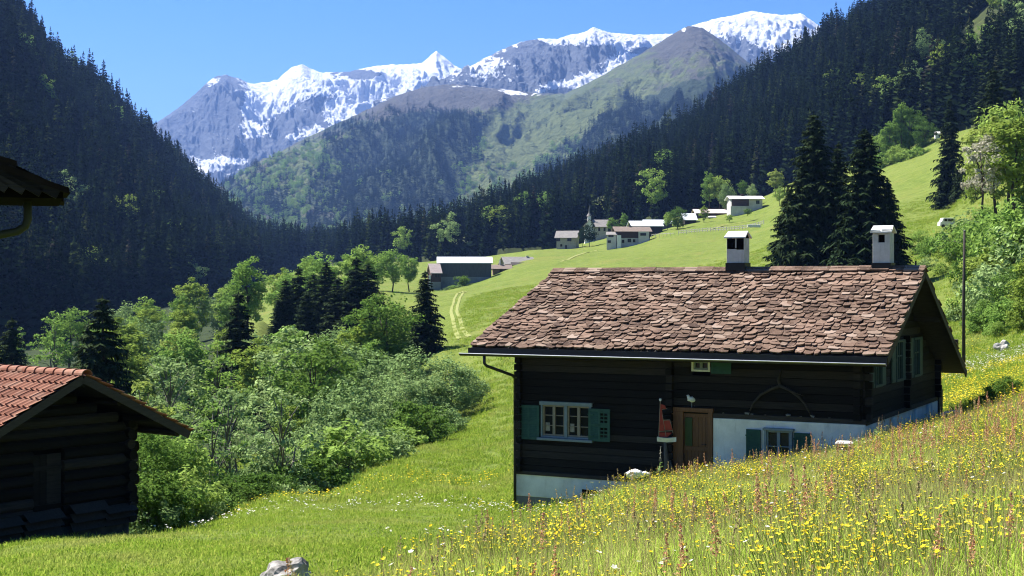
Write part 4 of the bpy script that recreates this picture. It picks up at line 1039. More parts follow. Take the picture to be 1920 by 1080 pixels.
while x < .95:
    w = rd.uniform(.35, .6); x1 = min(x + w, .97)
    for sg in (-1, 1):
        zt = ZR + .03 + rd.uniform(0, .02) + (.025 if sg < 0 else 0)
        vs = [Vector((xx, YR + yy, zt + zz + (.03 if top else 0))) for top in (1, 0) for (xx, yy, zz) in ((x, sg * .26, -.12 + rd.uniform(-.01, .01)), (x1 - .01, sg * .26, -.12 + rd.uniform(-.01, .01)), (x1 - .01, -sg * .015, .02), (x, -sg * .015, .02))]
        mb.add(vs, [(0, 1, 2, 3), (7, 6, 5, 4), (0, 4, 5, 1), (1, 5, 6, 2), (2, 6, 7, 3), (3, 7, 4, 0)])
    x = x1
mb.build('ridge_slabs', M['slab'], house)
# --- timber under the slabs: boarded underside, rafters, barge boards, fascia
mb = MB()
def sheet(mb, pts, th):
    top = [Vector(p) for p in pts]; nrm = (top[1] - top[0]).cross(top[3] - top[0]).normalized()
    if nrm.z > 0: nrm = -nrm
    bot = [p + nrm * th for p in top]
    mb.add(top + bot, [(0, 1, 2, 3), (7, 6, 5, 4), (0, 4, 5, 1), (1, 5, 6, 2), (2, 6, 7, 3), (3, 7, 4, 0)])
sheet(mb, [(-12.45, -1.0, ZE), (.9, -1.0, ZE), (.9, YR, ZR - .09), (-11.85, YR, ZR - .09)], .05)
sheet(mb, [(-12.35, YB, -3.0 - HZ), (.9, YB, -3.0 - HZ), (.9, YR, ZR - .09), (-11.85, YR, ZR - .09)], .05)
mb.build('roof_boards', M['wood_board'], house)
mb = MB()
for i in range(17):
    x = -12.1 + i * .8
    mb.bar((x, -.98, ZE - .11), (x, 1.2, ZE + 1.02), .11, .13, (1, 0, 0)) if False else mb.add(*(lambda: (
        [Vector((x + dx, y, ZE - .06 + (y + 1.0) * (ZR - .09 - ZE) / (YR + 1.0) + dz)) for y in (-.96, .3) for dx in (-.05, .05) for dz in (-.13, 0)],
        [(0, 1, 3, 2), (4, 6, 7, 5), (0, 4, 5, 1), (2, 3, 7, 6), (0, 2, 6, 4), (1, 5, 7, 3)]))())
mb.build('rafters', M['wood_board'], house)
for side, (y0, z0) in enumerate(((-1.04, ZE - .02), (YB + .02, -3.0 - HZ))):
    mb = MB()
    a = Vector((.93, y0, z0 - .07)); b = Vector((.93, YR, ZR - .13))
    mb.bar(a, b, .05, .22, (0, 0, 1)); mb.build('barge_board', M['wood_board'], house)
    mb = MB()
    a = Vector((-12.4 + .5 * 0, y0, z0 - .07)); b = Vector((-11.87, YR, ZR - .13))
    mb.bar(a, b, .05, .2, (0, 0, 1)); mb.build('barge_board', M['wood_board'], house)
mb = MB(); mb.box(-12.5, .93, -1.09, -1.045, ZE - .17, ZE + .02); mb.build('fascia_board', M['metal_dark'], house)
mb = MB()       # purlin ends under the gable overhang
for yy, zz in ((.1, ZE + .32), (YR, ZR - .32), (W_ - .2, ZE + .0 + .05), (2.1, ZE + 1.35), (7.0, ZE + .95)):
    mb.box(-.2, .84, yy - .1, yy + .1, zz - .12, zz + .1)
mb.build('purlins', M['wood_board'], house, bevel=.012)
# --- gutter and downpipe
mb = MB(); rg_ = .075; x0g, x1g = -12.75, .93; yg, zg = -1.17, ZE - .17
vs = []; fs = []; n = 9
for xx in (x0g, x1g):
    for rr in (rg_, rg_ - .012):
        for i in range(n):
            a = PI + PI * i / (n - 1); vs.append((xx, yg + rr * math.cos(a), zg + rr * math.sin(a)))
for i in range(n - 1):
    fs.append((i, i + 1, 2 * n + i + 1, 2 * n + i)); fs.append((n + i, 3 * n + i, 3 * n + i + 1, n + i + 1))
fs += [(0, 2 * n, 3 * n, n), (n - 1, 2 * n - 1, 4 * n - 1, 3 * n - 1)]
mb.add(vs, fs)
for i in range(18): mb.bar((x0g + .3 + i * .77, yg - rg_, zg - .03), (x0g + .3 + i * .77, yg + .1, zg + .03), .02, .012)
gt_ = mb.build('gutter', M['gutter'], house)
mb = MB(); mb.tube([(x0g, yg - rg_, zg + .008), (x1g, yg - rg_, zg + .008)], .017, 6); mb.build('gutter_rim_highlight', M['rim'], gt_)  # pale tube along the lip paints the bright highlight line of the gutter
mb = MB()
xp = -11.85
mb.tube([(xp, yg, zg - .04), (xp, yg, zg - .3), (xp + .06, yg + .04, zg - .38), (-L_ - .02, -.28, zg - .72), (-L_ + .02, -.2, zg - .82), (-L_ + .02, -.2, ZL - .05), (-L_ + .02, -.2, -7.6 - HZ)], .05, 8)
mb.build('downpipe', M['metal_dark'], house, True)

# --- windows: frame with casements, panes, shutters
def window(x0, x1, z0, z1, casements, rows, frame_mat, cas_mat, y=-.02, head=.07, sill=True, parent=house, curt=True):
    f = MB(); t = .065
    f.box(x0, x0 + t, y - .07, y + .12, z0, z1); f.box(x1 - t, x1, y - .07, y + .12, z0, z1)
    f.box(x0 - .04, x1 + .04, y - .09, y + .12, z1, z1 + head)
    f.box(x0 + t, x1 - t, y - .065, y + .12, z0, z0 + .06)
    if casements == 2: f.box((x0 + x1) / 2 - .05, (x0 + x1) / 2 + .05, y - .065, y + .12, z0 + .06, z1)
    fr = f.build('window', frame_mat, parent, bevel=.006)
    if sill:
        s = MB(); s.box(x0 - .1, x1 + .08, y - .17, y - .0, z0 - .085, z0 - .003); s.build('sill', frame_mat, fr, bevel=.008)
    lights = [(x0 + t, x1 - t)] if casements == 1 else [(x0 + t, (x0 + x1) / 2 - .05), ((x0 + x1) / 2 + .05, x1 - t)]
    for (a, b) in lights:
        c = MB(); m = (a + b) / 2; zz0, zz1 = z0 + .062, z1 - .003
        c.box(a, a + .045, y - .02, y + .05, zz0, zz1); c.box(b - .045, b, y - .02, y + .05, zz0, zz1)
        c.box(m - .045, m + .045, y - .025, y + .05, zz0, zz1)
        for (p, q) in ((a + .045, m - .045), (m + .045, b - .045)):
            c.box(p, q, y - .02, y + .05, zz0, zz0 + .05); c.box(p, q, y - .02, y + .05, zz1 - .05, zz1)
            for r in range(1, rows):
                zr = zz0 + (zz1 - zz0) * r / rows; c.box(p, q, y - .012, y + .04, zr - .012, zr + .012)
        c.build('casement', cas_mat, fr)
        g = MB(); g.box(a + .03, b - .03, y + .055, y + .065, zz0 + .02, zz1 - .02); g.build('pane', M['glass'], fr)
        if curt:
            q = MB(); hgt = zz1 - zz0
            q.box(a + .06, a + .06 + (b - a) * .2, y + .035, y + .05, zz0 + hgt * .15, zz0 + hgt * .42)
            q.build('curtain', M['curtain'], fr)
    return fr
def shutter(x0, x1, z0, z1, mat, y=-.1, kind='slat', parent=house):
    s = MB(); st = .085
    s.box(x0, x0 + st, y - .03, y, z0, z1); s.box(x1 - st, x1, y - .03, y, z0, z1)
    for zz in (z0, (z0 + z1) / 2 - st / 2, z1 - st): s.box(x0 + st, x1 - st, y - .028, y - .002, zz, zz + st)
    mid = (x0 + x1) / 2
    if kind == 'slat' or kind == 'grid':
        s.box(mid - .04, mid + .04, y - .028, y - .002, z0 + st, z1 - st)
    n = int((z1 - z0) / .065)
    if kind == 'plain': s.box(x0 + st, x1 - st, y - .02, y - .006, z0 + st, z1 - st)
    else:
        for i in range(n):
            zz = z0 + st + (z1 - z0 - 2 * st) * (i + .5) / n
            half = [(x0 + st, mid - .04), (mid + .04, x1 - st)]
            for hi_, (p, q) in enumerate(half):
                if kind == 'grid' and hi_ == 1:
                    if i % 2 == 0: s.box(p, q, y - .024, y - .008, zz - .02, zz + .02)
                else:
                    s.add([(p, y - .026, zz - .045), (q, y - .026, zz - .045), (q, y - .004, zz + .035), (p, y - .004, zz + .035), (p, y - .014, zz - .05), (q, y - .014, zz - .05), (q, y + .006, zz + .03), (p, y + .006, zz + .03)], [(0, 1, 2, 3), (7, 6, 5, 4), (0, 4, 5, 1), (2, 6, 7, 3), (0, 3, 7, 4), (1, 5, 6, 2)])
        if kind == 'grid': s.box(mid + .04 + (x1 - st - mid - .04) * .5 - .012, mid + .04 + (x1 - st - mid - .04) * .5 + .012, y - .026, y - .006, z0 + st, z1 - st)
    for zz in (z0 + .15, z1 - .2): s.box(x0 - .02, x0 + .18, y - .042, y - .028, zz, zz + .035)
    return s.build('shutter', mat, parent)
window(wl[0][0], wl[1][0], wl[1][1] + .06, wl[0][1] - .06, 2, 3, M['frame_blue'], M['casement'], head=.12)
a, b = fx(975, 822), fx(1014, 760); shutter(a[0], b[0], a[1], b[1], M['shutter'])
a, b = fx(1104, 828), fx(1147, 767); shutter(a[0] + .05, b[0], a[1] + .04, b[1], M['shutter'], y=-.12, kind='grid')
window(wu[0][0], wu[1][0], wu[1][1], wu[0][1] + .1, 1, 2, M['stone_white'], M['frame_blue'], head=.04, sill=False, curt=False)
a, b = fx(1336, 700), fx(1373, 668); shutter(a[0], b[0], a[1], b[1] + .15, M['shutter_dark'], kind='plain')
a, b = fx(1437, 868), fx(1489, 808); window(a[0], b[0], a[1], b[1], 1, 2, M['frame_blue'], M['frame_blue'], y=-.16, sill=False, curt=False)
q = MB(); q.box(a[0] + .1, b[0] - .1, -.117, -.112, a[1] + .3, b[1] - .1); q.build('curtain', simple('olive_curtain', (.055, .05, .03), (.035, .032, .02), 14, .9), house)
a, b = fx(1402, 872), fx(1429, 805); shutter(a[0], b[0], a[1], b[1], M['shutter_dark'], y=-.13, kind='plain')
a, b = fx(1492, 872), fx(1523, 812); shutter(a[0], b[0], a[1], b[1], M['shutter_dark'], y=-.13, kind='plain')
# gable windows with pale shutters
def gwin(y0, y1, z0, z1):
    f = MB(); f.box(.06, .15, y0, y0 + .07, z0, z1); f.box(.06, .15, y1 - .07, y1, z0, z1); f.box(.06, .15, y0 + .07, y1 - .07, z1 - .07, z1); f.box(.06, .15, y0 + .07, y1 - .07, z0, z0 + .07)
    f.box(.06, .13, (y0 + y1) / 2 - .035, (y0 + y1) / 2 + .035, z0 + .07, z1 - .07); f.box(.06, .12, y0 + .07, (y0 + y1) / 2 - .035, z0 + (z1 - z0) * .6, z0 + (z1 - z0) * .6 + .04); f.box(.06, .12, (y0 + y1) / 2 + .035, y1 - .07, z0 + (z1 - z0) * .6, z0 + (z1 - z0) * .6 + .04)
    fr = f.build('window', M['shutter_pale'], house)
    g = MB(); g.box(.06, .085, y0 + .05, y1 - .05, z0 + .05, z1 - .05); g.build('pane', M['glass'], fr)
    for (p, q) in ((y0 - .52, y0 - .02), (y1 + .02, y1 + .52)):
        s = MB(); s.box(.08, .115, p, q, z0, z1)
        for zz in (z0 + .04, (z0 + z1) / 2, z1 - .12): s.box(.115, .13, p + .03, q - .03, zz, zz + .08)
        s.build('shutter', M['shutter_pale'], house)
zb = gy(1690, 712)[1]
gwin(.95, 1.85, zb, zb + 1.3); gwin(3.75, 4.65, zb, zb + 1.3); gwin(6.3, 7.2, zb, zb + 1.3)
# far corner: post, porch rail and boarded box
mb = MB(); mb.box(-.1, .14, W_ + .28, W_ + .46, ZW - 1.0, -2.75 - HZ); mb.build('porch_post', M['wood_board'], house)
mb = MB(); mb.box(-1.2, .12, W_ + .05, W_ + .72, -5.2 - HZ, ZW + .34)
for i in range(9): mb.box(.12, .15, W_ + .05 + i * .075, W_ + .05 + i * .075 + .068, -5.2 - HZ, ZW + .32)
mb.build('porch_boarding', M['wood_board'], house)
# --- door
zt = fx(1300, 772)[1]; zd = -5.75 - HZ; px0, px1 = fx(1283, 800)[0], fx(1330, 800)[0]
mb = MB(); mb.box(xd0, px0, -.12, .05, zd, zt); mb.box(px1, xd1 + .05, -.12, .05, zd, zt); mb.box(xd0 - .05, xd1 + .08, -.14, .05, zt, zt + .13)
dr = mb.build('door', M['door_wood'], house, bevel=.008)
mb = MB()
for i in range(7):
    w = (px1 - px0) / 7; mb.box(px0 + i * w + .004, px0 + (i + 1) * w - .004, .0, .045, zd, zt - .003)
mb.box(px0, px1, -.03, -.001, zd + .78, zd + .9); mb.box(px0, px1, -.03, -.001, zt - .16, zt - .04)
mb.build('door_leaf', M['door_wood'], dr)
mb = MB(); mb.box(px0 + .05, px0 + .27, -.05, -.01, zd + .92, zt - .18); mb.build('green_panel', simple('moss_green_paint', (.05, .075, .025), (.035, .055, .018), 6), dr)
mb = MB(); mb.tube([(px1 - .1, -.01, zd + .98), (px1 - .1, -.08, zd + .98), (px1 - .22, -.08, zd + .98)], .014, 6); mb.build('handle', M['metal_dark'], dr)
mb = MB(); mb.box(xd0 - .1, xd1 + .3, -.45, -.1, zd - .18, zd); mb.build('door_step', M['concrete'], house)
# pale stones on the ledge over the plinth
mb = MB(); rd = random.Random(4)
for i in range(9):
    x = fx(1340 + i * 26 + rd.uniform(-12, 12), 780)[0]; s = rd.uniform(.02, .07)
    mb.box(x - s, x + s, -.13, -.06, ZW + .165, ZW + .165 + s * rd.uniform(.5, 1), .02)
mb.build('ledge_stones', M['plaster_grey'], house)

# --- chimneys
def chimney(pxl, pxr, kind):
    q = (pxl + pxr) / 2
    lx = lambda p: ((p - 960) / F * (HC.y + math.cos(TH) * YR) - HC.x - math.sin(TH) * YR) / (math.cos(TH) + math.sin(TH) * (p - 960) / F)
    x0, x1 = lx(pxl), lx(pxr); d = HC.y + math.cos(TH) * YR - math.sin(TH) * (x0 + x1) / 2
    zz = lambda py: (540 - py) / F * d - HZ
    w = (x1 - x0) * .86; cx = (x0 + x1) / 2; x0, x1 = cx - w / 2, cx + w / 2
    yc = YR + (.05 if kind == 0 else .1); hy = .27
    zb_, zt_ = zz(493), zz(447 if kind == 0 else 437)
    c = MB(); t = .07
    zo = zt_ - (.36 if kind == 0 else .30)
    c.box(x0, x1, yc - hy, yc + hy, zb_ - .02, zo)
    c.box(x0, x0 + t, yc - hy, yc + hy, zo, zt_); c.box(x1 - t, x1, yc - hy, yc + hy, zo, zt_)
    if kind == 1:
        c.box(x0 + t, x0 + t + .1, yc - hy, yc - hy + .1, zo, zt_); c.box(x1 - t - .1, x1 - t, yc - hy, yc - hy + .1, zo, zt_); c.box(x0 + t, x1 - t, yc - hy, yc - hy + .1, zt_ - .05, zt_)
        c.box(x0 + t, x1 - t, yc + hy - .08, yc + hy, zo, zt_)
    else:
        c.box(cx - .02, cx + .03, yc - hy + .02, yc - hy + .1, zo + .03, zt_)
    ob = c.build('chimney', M['plaster_old'], house, bevel=.006)
    s = MB()
    if kind == 0: s.box(x0 + .015, cx - .03, yc - hy - .004, yc + hy - .03, zo + .01, zt_ - .004); s.box(cx + .04, x1 - .015, yc - hy - .004, yc + hy - .03, zo - .02, zt_ - .004)
    else: s.box(x0 + t + .1, x1 - t - .1, yc - hy + .12, yc + hy - .1, zo, zt_ - .06)
    s.build('flue', M['void'], ob)
    b = MB(); b.box(x0 - .03, x1 + .03, yc - hy - .04, yc + hy + .04, ZR - .35, zb_); b.build('flashing', M['black_flash'], ob)
    r = MB(); rise = .2; e = .07
    for sg in (-1, 1):
        pts = [(x0 - e, yc + sg * (hy + e), zt_), (x1 + e, yc + sg * (hy + e), zt_), (x1 + e - .03, yc, zt_ + rise), (x0 - e + .03, yc, zt_ + rise)]
        top = [Vector(p) + Vector((0, 0, .045)) for p in pts]; bot = [Vector(p) for p in pts]
        r.add(top + bot, [(0, 1, 2, 3), (7, 6, 5, 4), (0, 4, 5, 1), (1, 5, 6, 2), (2, 6, 7, 3), (3, 7, 4, 0)])
    if kind == 1: r.box(x0 - e + .02, cx - .04, yc - hy - e - .01, yc - hy + .14, zt_ + .055, zt_ + .095, .012); r.box(cx + .03, x1 + e - .02, yc - hy - e + .03, yc - hy + .16, zt_ + .075, zt_ + .11, .012)
    r.build('cap', M['stone_white'], ob)
    if kind == 0:
        g = MB()
        for xx in (x0 + .001, x1 - .001): g.add([(xx, yc - hy, zt_ + .005), (xx, yc + hy, zt_ + .005), (xx, yc, zt_ + rise - .03)], [(0, 1, 2)])
        g.build('cap_gable', M['void'], ob)
chimney(1364, 1402, 0)
chimney(1636, 1674, 1)
mb = MB()
q = fx(1717, 500)
lx = ((1717 - 960) / F * (HC.y + math.cos(TH) * (YR + .3)) - HC.x - math.sin(TH) * (YR + .3)) / (math.cos(TH) + math.sin(TH) * (1717 - 960) / F)
mb.tube([(lx, YR + .3, ZR - .3), (lx, YR + .3, ZR + .25)], .03, 8); mb.build('vent_pipe', M['metal_dark'], house)

# ------------------------------------------------------------------ things that hang on or stand by the house
def at_house(lx, ly, lz): return HC + HU * lx + HV * ly + Vector((0, 0, lz + HZ))
# forked branch on the wall
c = fx(1470, 720); mb = MB(); rd = random.Random(2)
def wallp(px, py, off=-.14): q = fx(px, py); return at_house(q[0], off, q[1])
br = MB()
br.tube([wallp(1468, 692), wallp(1462, 712), wallp(1466, 724)], [.035, .05, .05], 7)
br.tube([wallp(1466, 722), wallp(1447, 729), wallp(1428, 740), wallp(1414, 757), wallp(1409, 770)], [.06, .055, .045, .035, .022], 7)
br.tube([wallp(1464, 722, -.15), wallp(1482, 730, -.15), wallp(1500, 743, -.15), wallp(1512, 757, -.15), wallp(1522, 776, -.15)], [.055, .05, .045, .035, .02], 7)
br.tube([wallp(1476, 728, -.19), wallp(1496, 736, -.2), wallp(1512, 742, -.18)], [.03, .025, .012], 6)
tag(br.build('forked_branch', M['branch'], None, True), 'curved forked branch hung on the dark log wall above the white plinth', 'branch')
# model sailing boat on a weathered post
b0 = fx(1253, 826); pos = at_house(b0[0], -.75, b0[1])
d_ = pos.y; pos = P(1247, 826, d_)
gpost = gz(pos.x, pos.y)
s = d_ / F
boat = thing('model_boat', 'model sailing boat with red sails on a weathered post beside the door', 'model boat', pos, -TH * .5)
h = MB(); hull = []
for i in range(9):
    t = i / 8; x = -15 * s + 36 * s * t; w = (.11 * math.sin(PI * min(1, .12 + t * .95)) ** .7); zz = .03 * abs(t - .5) * 2
    hull.append([(x, -w, 5 * s + zz), (x, w, 5 * s + zz), (x, w * .5, -3 * s + zz * .6), (x, -w * .5, -3 * s + zz * .6)])
vs = [p for q in hull for p in q]; fs = [(0, 1, 2, 3), (35, 34, 33, 32)]
for i in range(8):
    for j in range(4): fs.append((4 * i + j, 4 * i + 4 + j, 4 * i + 4 + (j + 1) % 4, 4 * i + (j + 1) % 4))
h.add(vs, fs); h.build('hull', M['stone_white'], boat)
m = MB(); m.tube([(-12 * s, 0, 4 * s), (-9 * s, 0, 74 * s)], .014, 6); m.tube([(-9 * s, 0, 70 * s), (2 * s, -.02, 8 * s)], .008, 5); m.tube([(-7 * s, 0, 58 * s), (4 * s, 0, 60 * s)], .01, 5)
m.tube([(-4 * s, 0, 38 * s), (9 * s, 0, 39 * s)], .012, 5); m.tube([(-11 * s, 0, 17 * s), (15 * s, 0, 19 * s)], .012, 5); m.tube([(9 * s, 0, 39 * s), (15 * s, 0, 14 * s)], .009, 5); m.build('mast', M['casement'], boat)
bl = MB(); bl.tube([(-9 * s, 0, 73.4 * s), (-9 * s, 0, 74.4 * s), (-9 * s, 0, 76.5 * s), (-9 * s, 0, 78.4 * s), (-9 * s, 0, 79 * s)], [.012, .03, .042, .03, .012], 10); bl.build('masthead_ball', M['white_paint'], boat, True)
def sail(pts, name='sail'):
    q = MB(); n = len(pts); vs = [Vector((x * s, -.012, z * s)) for x, z in pts] + [Vector((x * s, .012, z * s)) for x, z in pts]
    q.add(vs, [tuple(range(n)), tuple(reversed(range(n, 2 * n)))] + [(i, i + n, (i + 1) % n + n, (i + 1) % n) for i in range(n)]); return q.build(name, M['red_cloth'], boat)
sail([(-8.5, 70), (-11, 18), (-1, 18), (-6, 58)]); sail([(-7.5, 68), (-6.5, 60), (2, 59), (0, 66)]); sail([(-3.5, 37), (0, 20), (14, 20), (8.5, 38)]); sail([(-11, 15), (-11, 6), (4, 6), (13, 15)])
post = thing('wooden_post', 'split weathered grey post carrying the red sailed model boat', 'post', (pos.x, pos.y, gpost))
pm = MB(); hp = pos.z - 4 * s - gpost
pm.tube([(.05, 0, -.3), (.04, .02, hp * .5), (.0, 0, hp + .02)], [.085, .07, .05], 7); pm.build('shaft', M['wood_grey'], post, True)
pm = MB(); pm.tube([(.2, .05, -.3), (.19, .04, hp * .3), (.15, .03, hp * .55)], [.07, .06, .03], 7); pm.build('splinter', M['wood_grey'], post, True)
# white ornament on the lintel
o0 = fx(1300, 770); base = at_house(o0[0], -.05, zt + .13)
orn = thing('bird_ornament', 'small white bird ornament standing on the door lintel', 'ornament', base)
e = MB(); e.tube([(-.16, 0, .21), (-.12, 0, .26), (-.03, 0, .25), (.06, 0, .22), (.12, 0, .2)], [.015, .07, .095, .06, .01], 9); e.build('body', M['white_paint'], orn, True)
e = MB(); e.tube([(-.12, 0, .27), (-.13, 0, .33), (-.15, 0, .37), (-.19, 0, .37)], [.05, .05, .04, .008], 8); e.build('head', M['white_paint'], orn, True)
for xx in (-.03, .05):
    e = MB(); e.tube([(xx, 0, 0), (xx, 0, .18)], .012, 6); e.build('leg', M['frame_blue'], orn)
# white rocks beside the mullein
for (px, py, w, lb) in ((1190, 889, .26, 'white rock, larger one lying in the grass below the log wall'), (1207, 889, .16, 'small white rock leaning on the larger white one')):
    d = 39.5; c = P(px, py, d); bm = bmesh.new(); bmesh.ops.create_icosphere(bm, subdivisions=3, radius=1)
    rr = random.Random(px)
    for v in bm.verts:
        n = perlin(np.array([v.co.x * 1.7 + px]), np.array([v.co.y * 1.7 + v.co.z * 1.3]))[0]; v.co *= 1 + .35 * n
        v.co.x *= w; v.co.y *= w * .7; v.co.z *= w * .5
    me = bpy.data.meshes.new('rock'); bm.to_mesh(me); bm.free(); me.materials.append(M['rock_white'])
    tag(link('rock', me, None, c), lb, 'rock')
# small table / feeder with a pale lid in front of the plinth
d = 36.5; c = P(1583, 838, d); g0 = gz(c.x, c.y)
fd = thing('bird_table', 'little feeding table with pale lid poking out of the tall grass', 'bird table', (c.x, c.y, g0), R(-20))
t = MB(); ht = c.z - g0; t.box(-.03, .03, -.03, .03, -.2, ht - .05); t.build('post', M['wood_grey'], fd)
t = MB(); t.box(-.19, .19, -.15, .15, ht - .06, ht - .02); t.box(-.19, -.16, -.15, .15, ht - .02, ht + .02); t.box(.16, .19, -.15, .15, ht - .02, ht + .02); t.build('tray', M['pole_wood'], fd)
for sx in (-1, 1):
    for sy in (-1, 1):
        t = MB(); t.box(sx * .15 - .015, sx * .15 + .015, sy * .11 - .015, sy * .11 + .015, ht - .02, ht + .1); t.build('leg', M['pole_wood'], fd)
t = MB(); t.add([Vector(p) for p in ((-.22, -.15, ht + .1), (.22, -.15, ht + .1), (.22, .15, ht + .12), (-.22, .15, ht + .12), (-.18, -.13, ht + .13), (.18, -.13, ht + .13), (.18, .13, ht + .15), (-.18, .13, ht + .15))], [(3, 2, 1, 0), (4, 5, 6, 7), (0, 1, 5, 4), (1, 2, 6, 5), (2, 3, 7, 6), (3, 0, 4, 7)]); t.build('lid', M['stone_white'], fd)
# ================================================================== LOG BARN AT THE LEFT
BP = Vector((-.3088 * 30, 30, 0)); BG = Vector((.616, .788, 0)); BR = Vector((-.788, .616, 0))
bang = math.atan2(BG.y, BG.x)              # local x = along the gable to the right, local y = along the ridge
BZ = -5.4
barn = thing('log_barn', 'black log hay barn with orange clay tile roof at the left edge of the field', 'barn', (BP.x, BP.y, BZ), bang)
zr = -1.85 - BZ; sl = .505; og = 1.0; xe = 2.87; xl = -3.2; hw = 1.86; ll = 6.0
zroof = lambda x: zr - .22 - abs(x) * sl
# walls
mb = MB(); mb.box(-hw + .07, hw - .07, og + .07, og + ll - .07, -.3, zroof(hw) + .05)
mb.build('wall_core', M['void'], barn)
mb = MB(); bw = MB(); z = .1; rd = random.Random(6); i = 0
def logz(z, hh, x0, x1, y): 
    n = 8; r_ = hh / 2
    vs = []
    for xx in (x0, x1):
        for k_ in range(n):
            a = 2 * PI * k_ / n + PI / 8; vs.append((xx, y + r_ * .8 * math.cos(a), z + r_ + r_ * 1.0 * math.sin(a)))
    return vs, [tuple(range(n)), tuple(reversed(range(n, 2 * n)))] + [(k_, k_ + n, (k_ + 1) % n + n, (k_ + 1) % n) for k_ in range(n)]
while z < zr - .25:
    hh = .24 * rd.uniform(.9, 1.12); xx = min(hw, (zr - .3 - (z + hh)) / sl)
    if xx < .1: break
    over = .18 if z < zroof(hw) else 0
    e0, e1 = rd.uniform(0, .1), rd.uniform(0, .12)
    if .35 < z < 1.75:       # doorway left of the middle
        mb.add(*logz(z, hh, -xx - over - e0, -.62, og)); mb.add(*logz(z, hh, .14, xx + over + e1, og))
    else: mb.add(*logz(z, hh, -xx - over - e0, xx + over + e1, og))
    bw.add(*logz(z, hh, -min(hw, xx), min(hw, xx), og + ll))
    z += hh
mb.build('log_wall', M['log_barn'], barn, False)
bw.build('back_log_wall', M['log_barn'], barn)
mb = MB(); z = .0
while z < zroof(hw) - .05:
    for sx in (-1, 1): mb.tube([(sx * hw, og - .16 - rd.uniform(0, .1), z + .12), (sx * hw, og + ll + .15, z + .12)], .115, 8)
    z += .24
mb.build('side_log_wall', M['log_barn'], barn)
mb = MB()
for i in range(4): mb.box(-.6 + i * .183, -.6 + i * .183 + .175, og + .02, og + .06, .3, 1.75)
mb.box(-.58, .12, og - .015, og + .02, .55, .65); mb.box(-.58, .12, og - .015, og + .02, 1.4, 1.5)
mb.build('door', M['log_barn'], barn)
mb = MB()          # boards leaning low against the wall
for (x, w, hgt, t) in ((-.9, .9, .55, .3), (.25, .9, .6, .35), (1.1, .8, .45, .3), (-1.7, .7, .5, .3)):
    for j in range(3):
        mb.add([Vector(p) for p in ((x, og - .25 - .06 * j, hgt * (j / 3) - .1 + .1), (x + w, og - .25 - .06 * j, hgt * (j / 3) + .02), (x + w, og - .13, hgt * (j + .9) / 3 + .02), (x, og - .13, hgt * (j + .9) / 3)) for _ in (0,)] + [Vector((p[0], p[1] + .03, p[2])) for p in ((x, og - .25 - .06 * j, hgt * (j / 3)), (x + w, og - .25 - .06 * j, hgt * (j / 3) + .02), (x + w, og - .13, hgt * (j + .9) / 3 + .02), (x, og - .13, hgt * (j + .9) / 3))],
               [(0, 1, 2, 3), (7, 6, 5, 4), (0, 4, 5, 1), (1, 5, 6, 2), (2, 6, 7, 3), (3, 7, 4, 0)])
mb.build('leaning_boards', M['pole_wood'], barn)
mb = MB(); rs = random.Random(3)
mb.box(-hw - .02, hw + .02, og - .04, og + ll, -1.2, .1); mb.build('stone_base', M['rock_dark'], barn)
# roof structure
for sx, xend in ((-1, xl), (1, xe)):
    mb = MB(); a = Vector((0, 0, zr - .06)); b = Vector((xend, 0, zr - .06 - abs(xend) * sl))
    for yy in (0.02, og + ll + .7):
        mb = MB(); mb.bar(a + Vector((0, yy, -.06)), b + Vector((0, yy, -.06)), .17, .045, (0, 1, 0)); mb.build('barge_board', M['wood_board'], barn)
    mb = MB()
    nrm = Vector((sx * sl, 0, 1)).normalized()
    top = [a + Vector((0, .03, 0)), b + Vector((0, .03, 0)), b + Vector((0, og + ll + .7, 0)), a + Vector((0, og + ll + .7, 0))]
    mb.add(top + [p - nrm * .05 for p in top], [(0, 1, 2, 3), (7, 6, 5, 4), (0, 4, 5, 1), (1, 5, 6, 2), (2, 6, 7, 3), (3, 7, 4, 0)])
    for xx in (.05, 1.0, 1.85, 2.6):
        if xx < abs(xend): mb.tube([(sx * xx, .1, zr - .2 - xx * sl), (sx * xx, og + ll + .4, zr - .2 - xx * sl)], .075, 7)
    mb.build('roof_boards', M['log_barn'], barn)
    # clay tiles: one island per tile, channel profile
    mb = MB(); rl = abs(xend) * math.hypot(1, sl); step = .335; tw = .215
    t = Vector((sx, 0, -sl)).normalized(); rows = int(rl / step) + 1
    for r in range(rows):
        s0 = .06 + r * step; s1 = min(s0 + step + .05, rl + .08)
        yy = -.03
        while yy < og + ll + .7:
            lift = rd.uniform(.0, .012); prof = [(0, .055), (.03, .062), (.055, .03), (.10, .012), (.15, .012), (.185, .03), (.215, .055)]
            vs = []
            for (s_, up_) in ((s0, 0.0), (s1, .05)):
                for (u, hgt) in prof: vs.append(Vector((0, yy + u, zr - .05)) + t * s_ + nrm * (hgt + up_ + lift))
            n = len(prof); fs = [(i, i + 1, n + i + 1, n + i) for i in range(n - 1)]
            k2 = len(vs); vs += [v - nrm * .022 for v in vs[n:2 * n]]; fs += [(n + i, n + i + 1, k2 + i + 1, k2 + i) for i in range(n - 1)]
            mb.add(vs, fs); yy += tw
    mb.build('tiled_roof', M['clay'], barn)
mb = MB(); yy = -.12; n = 8
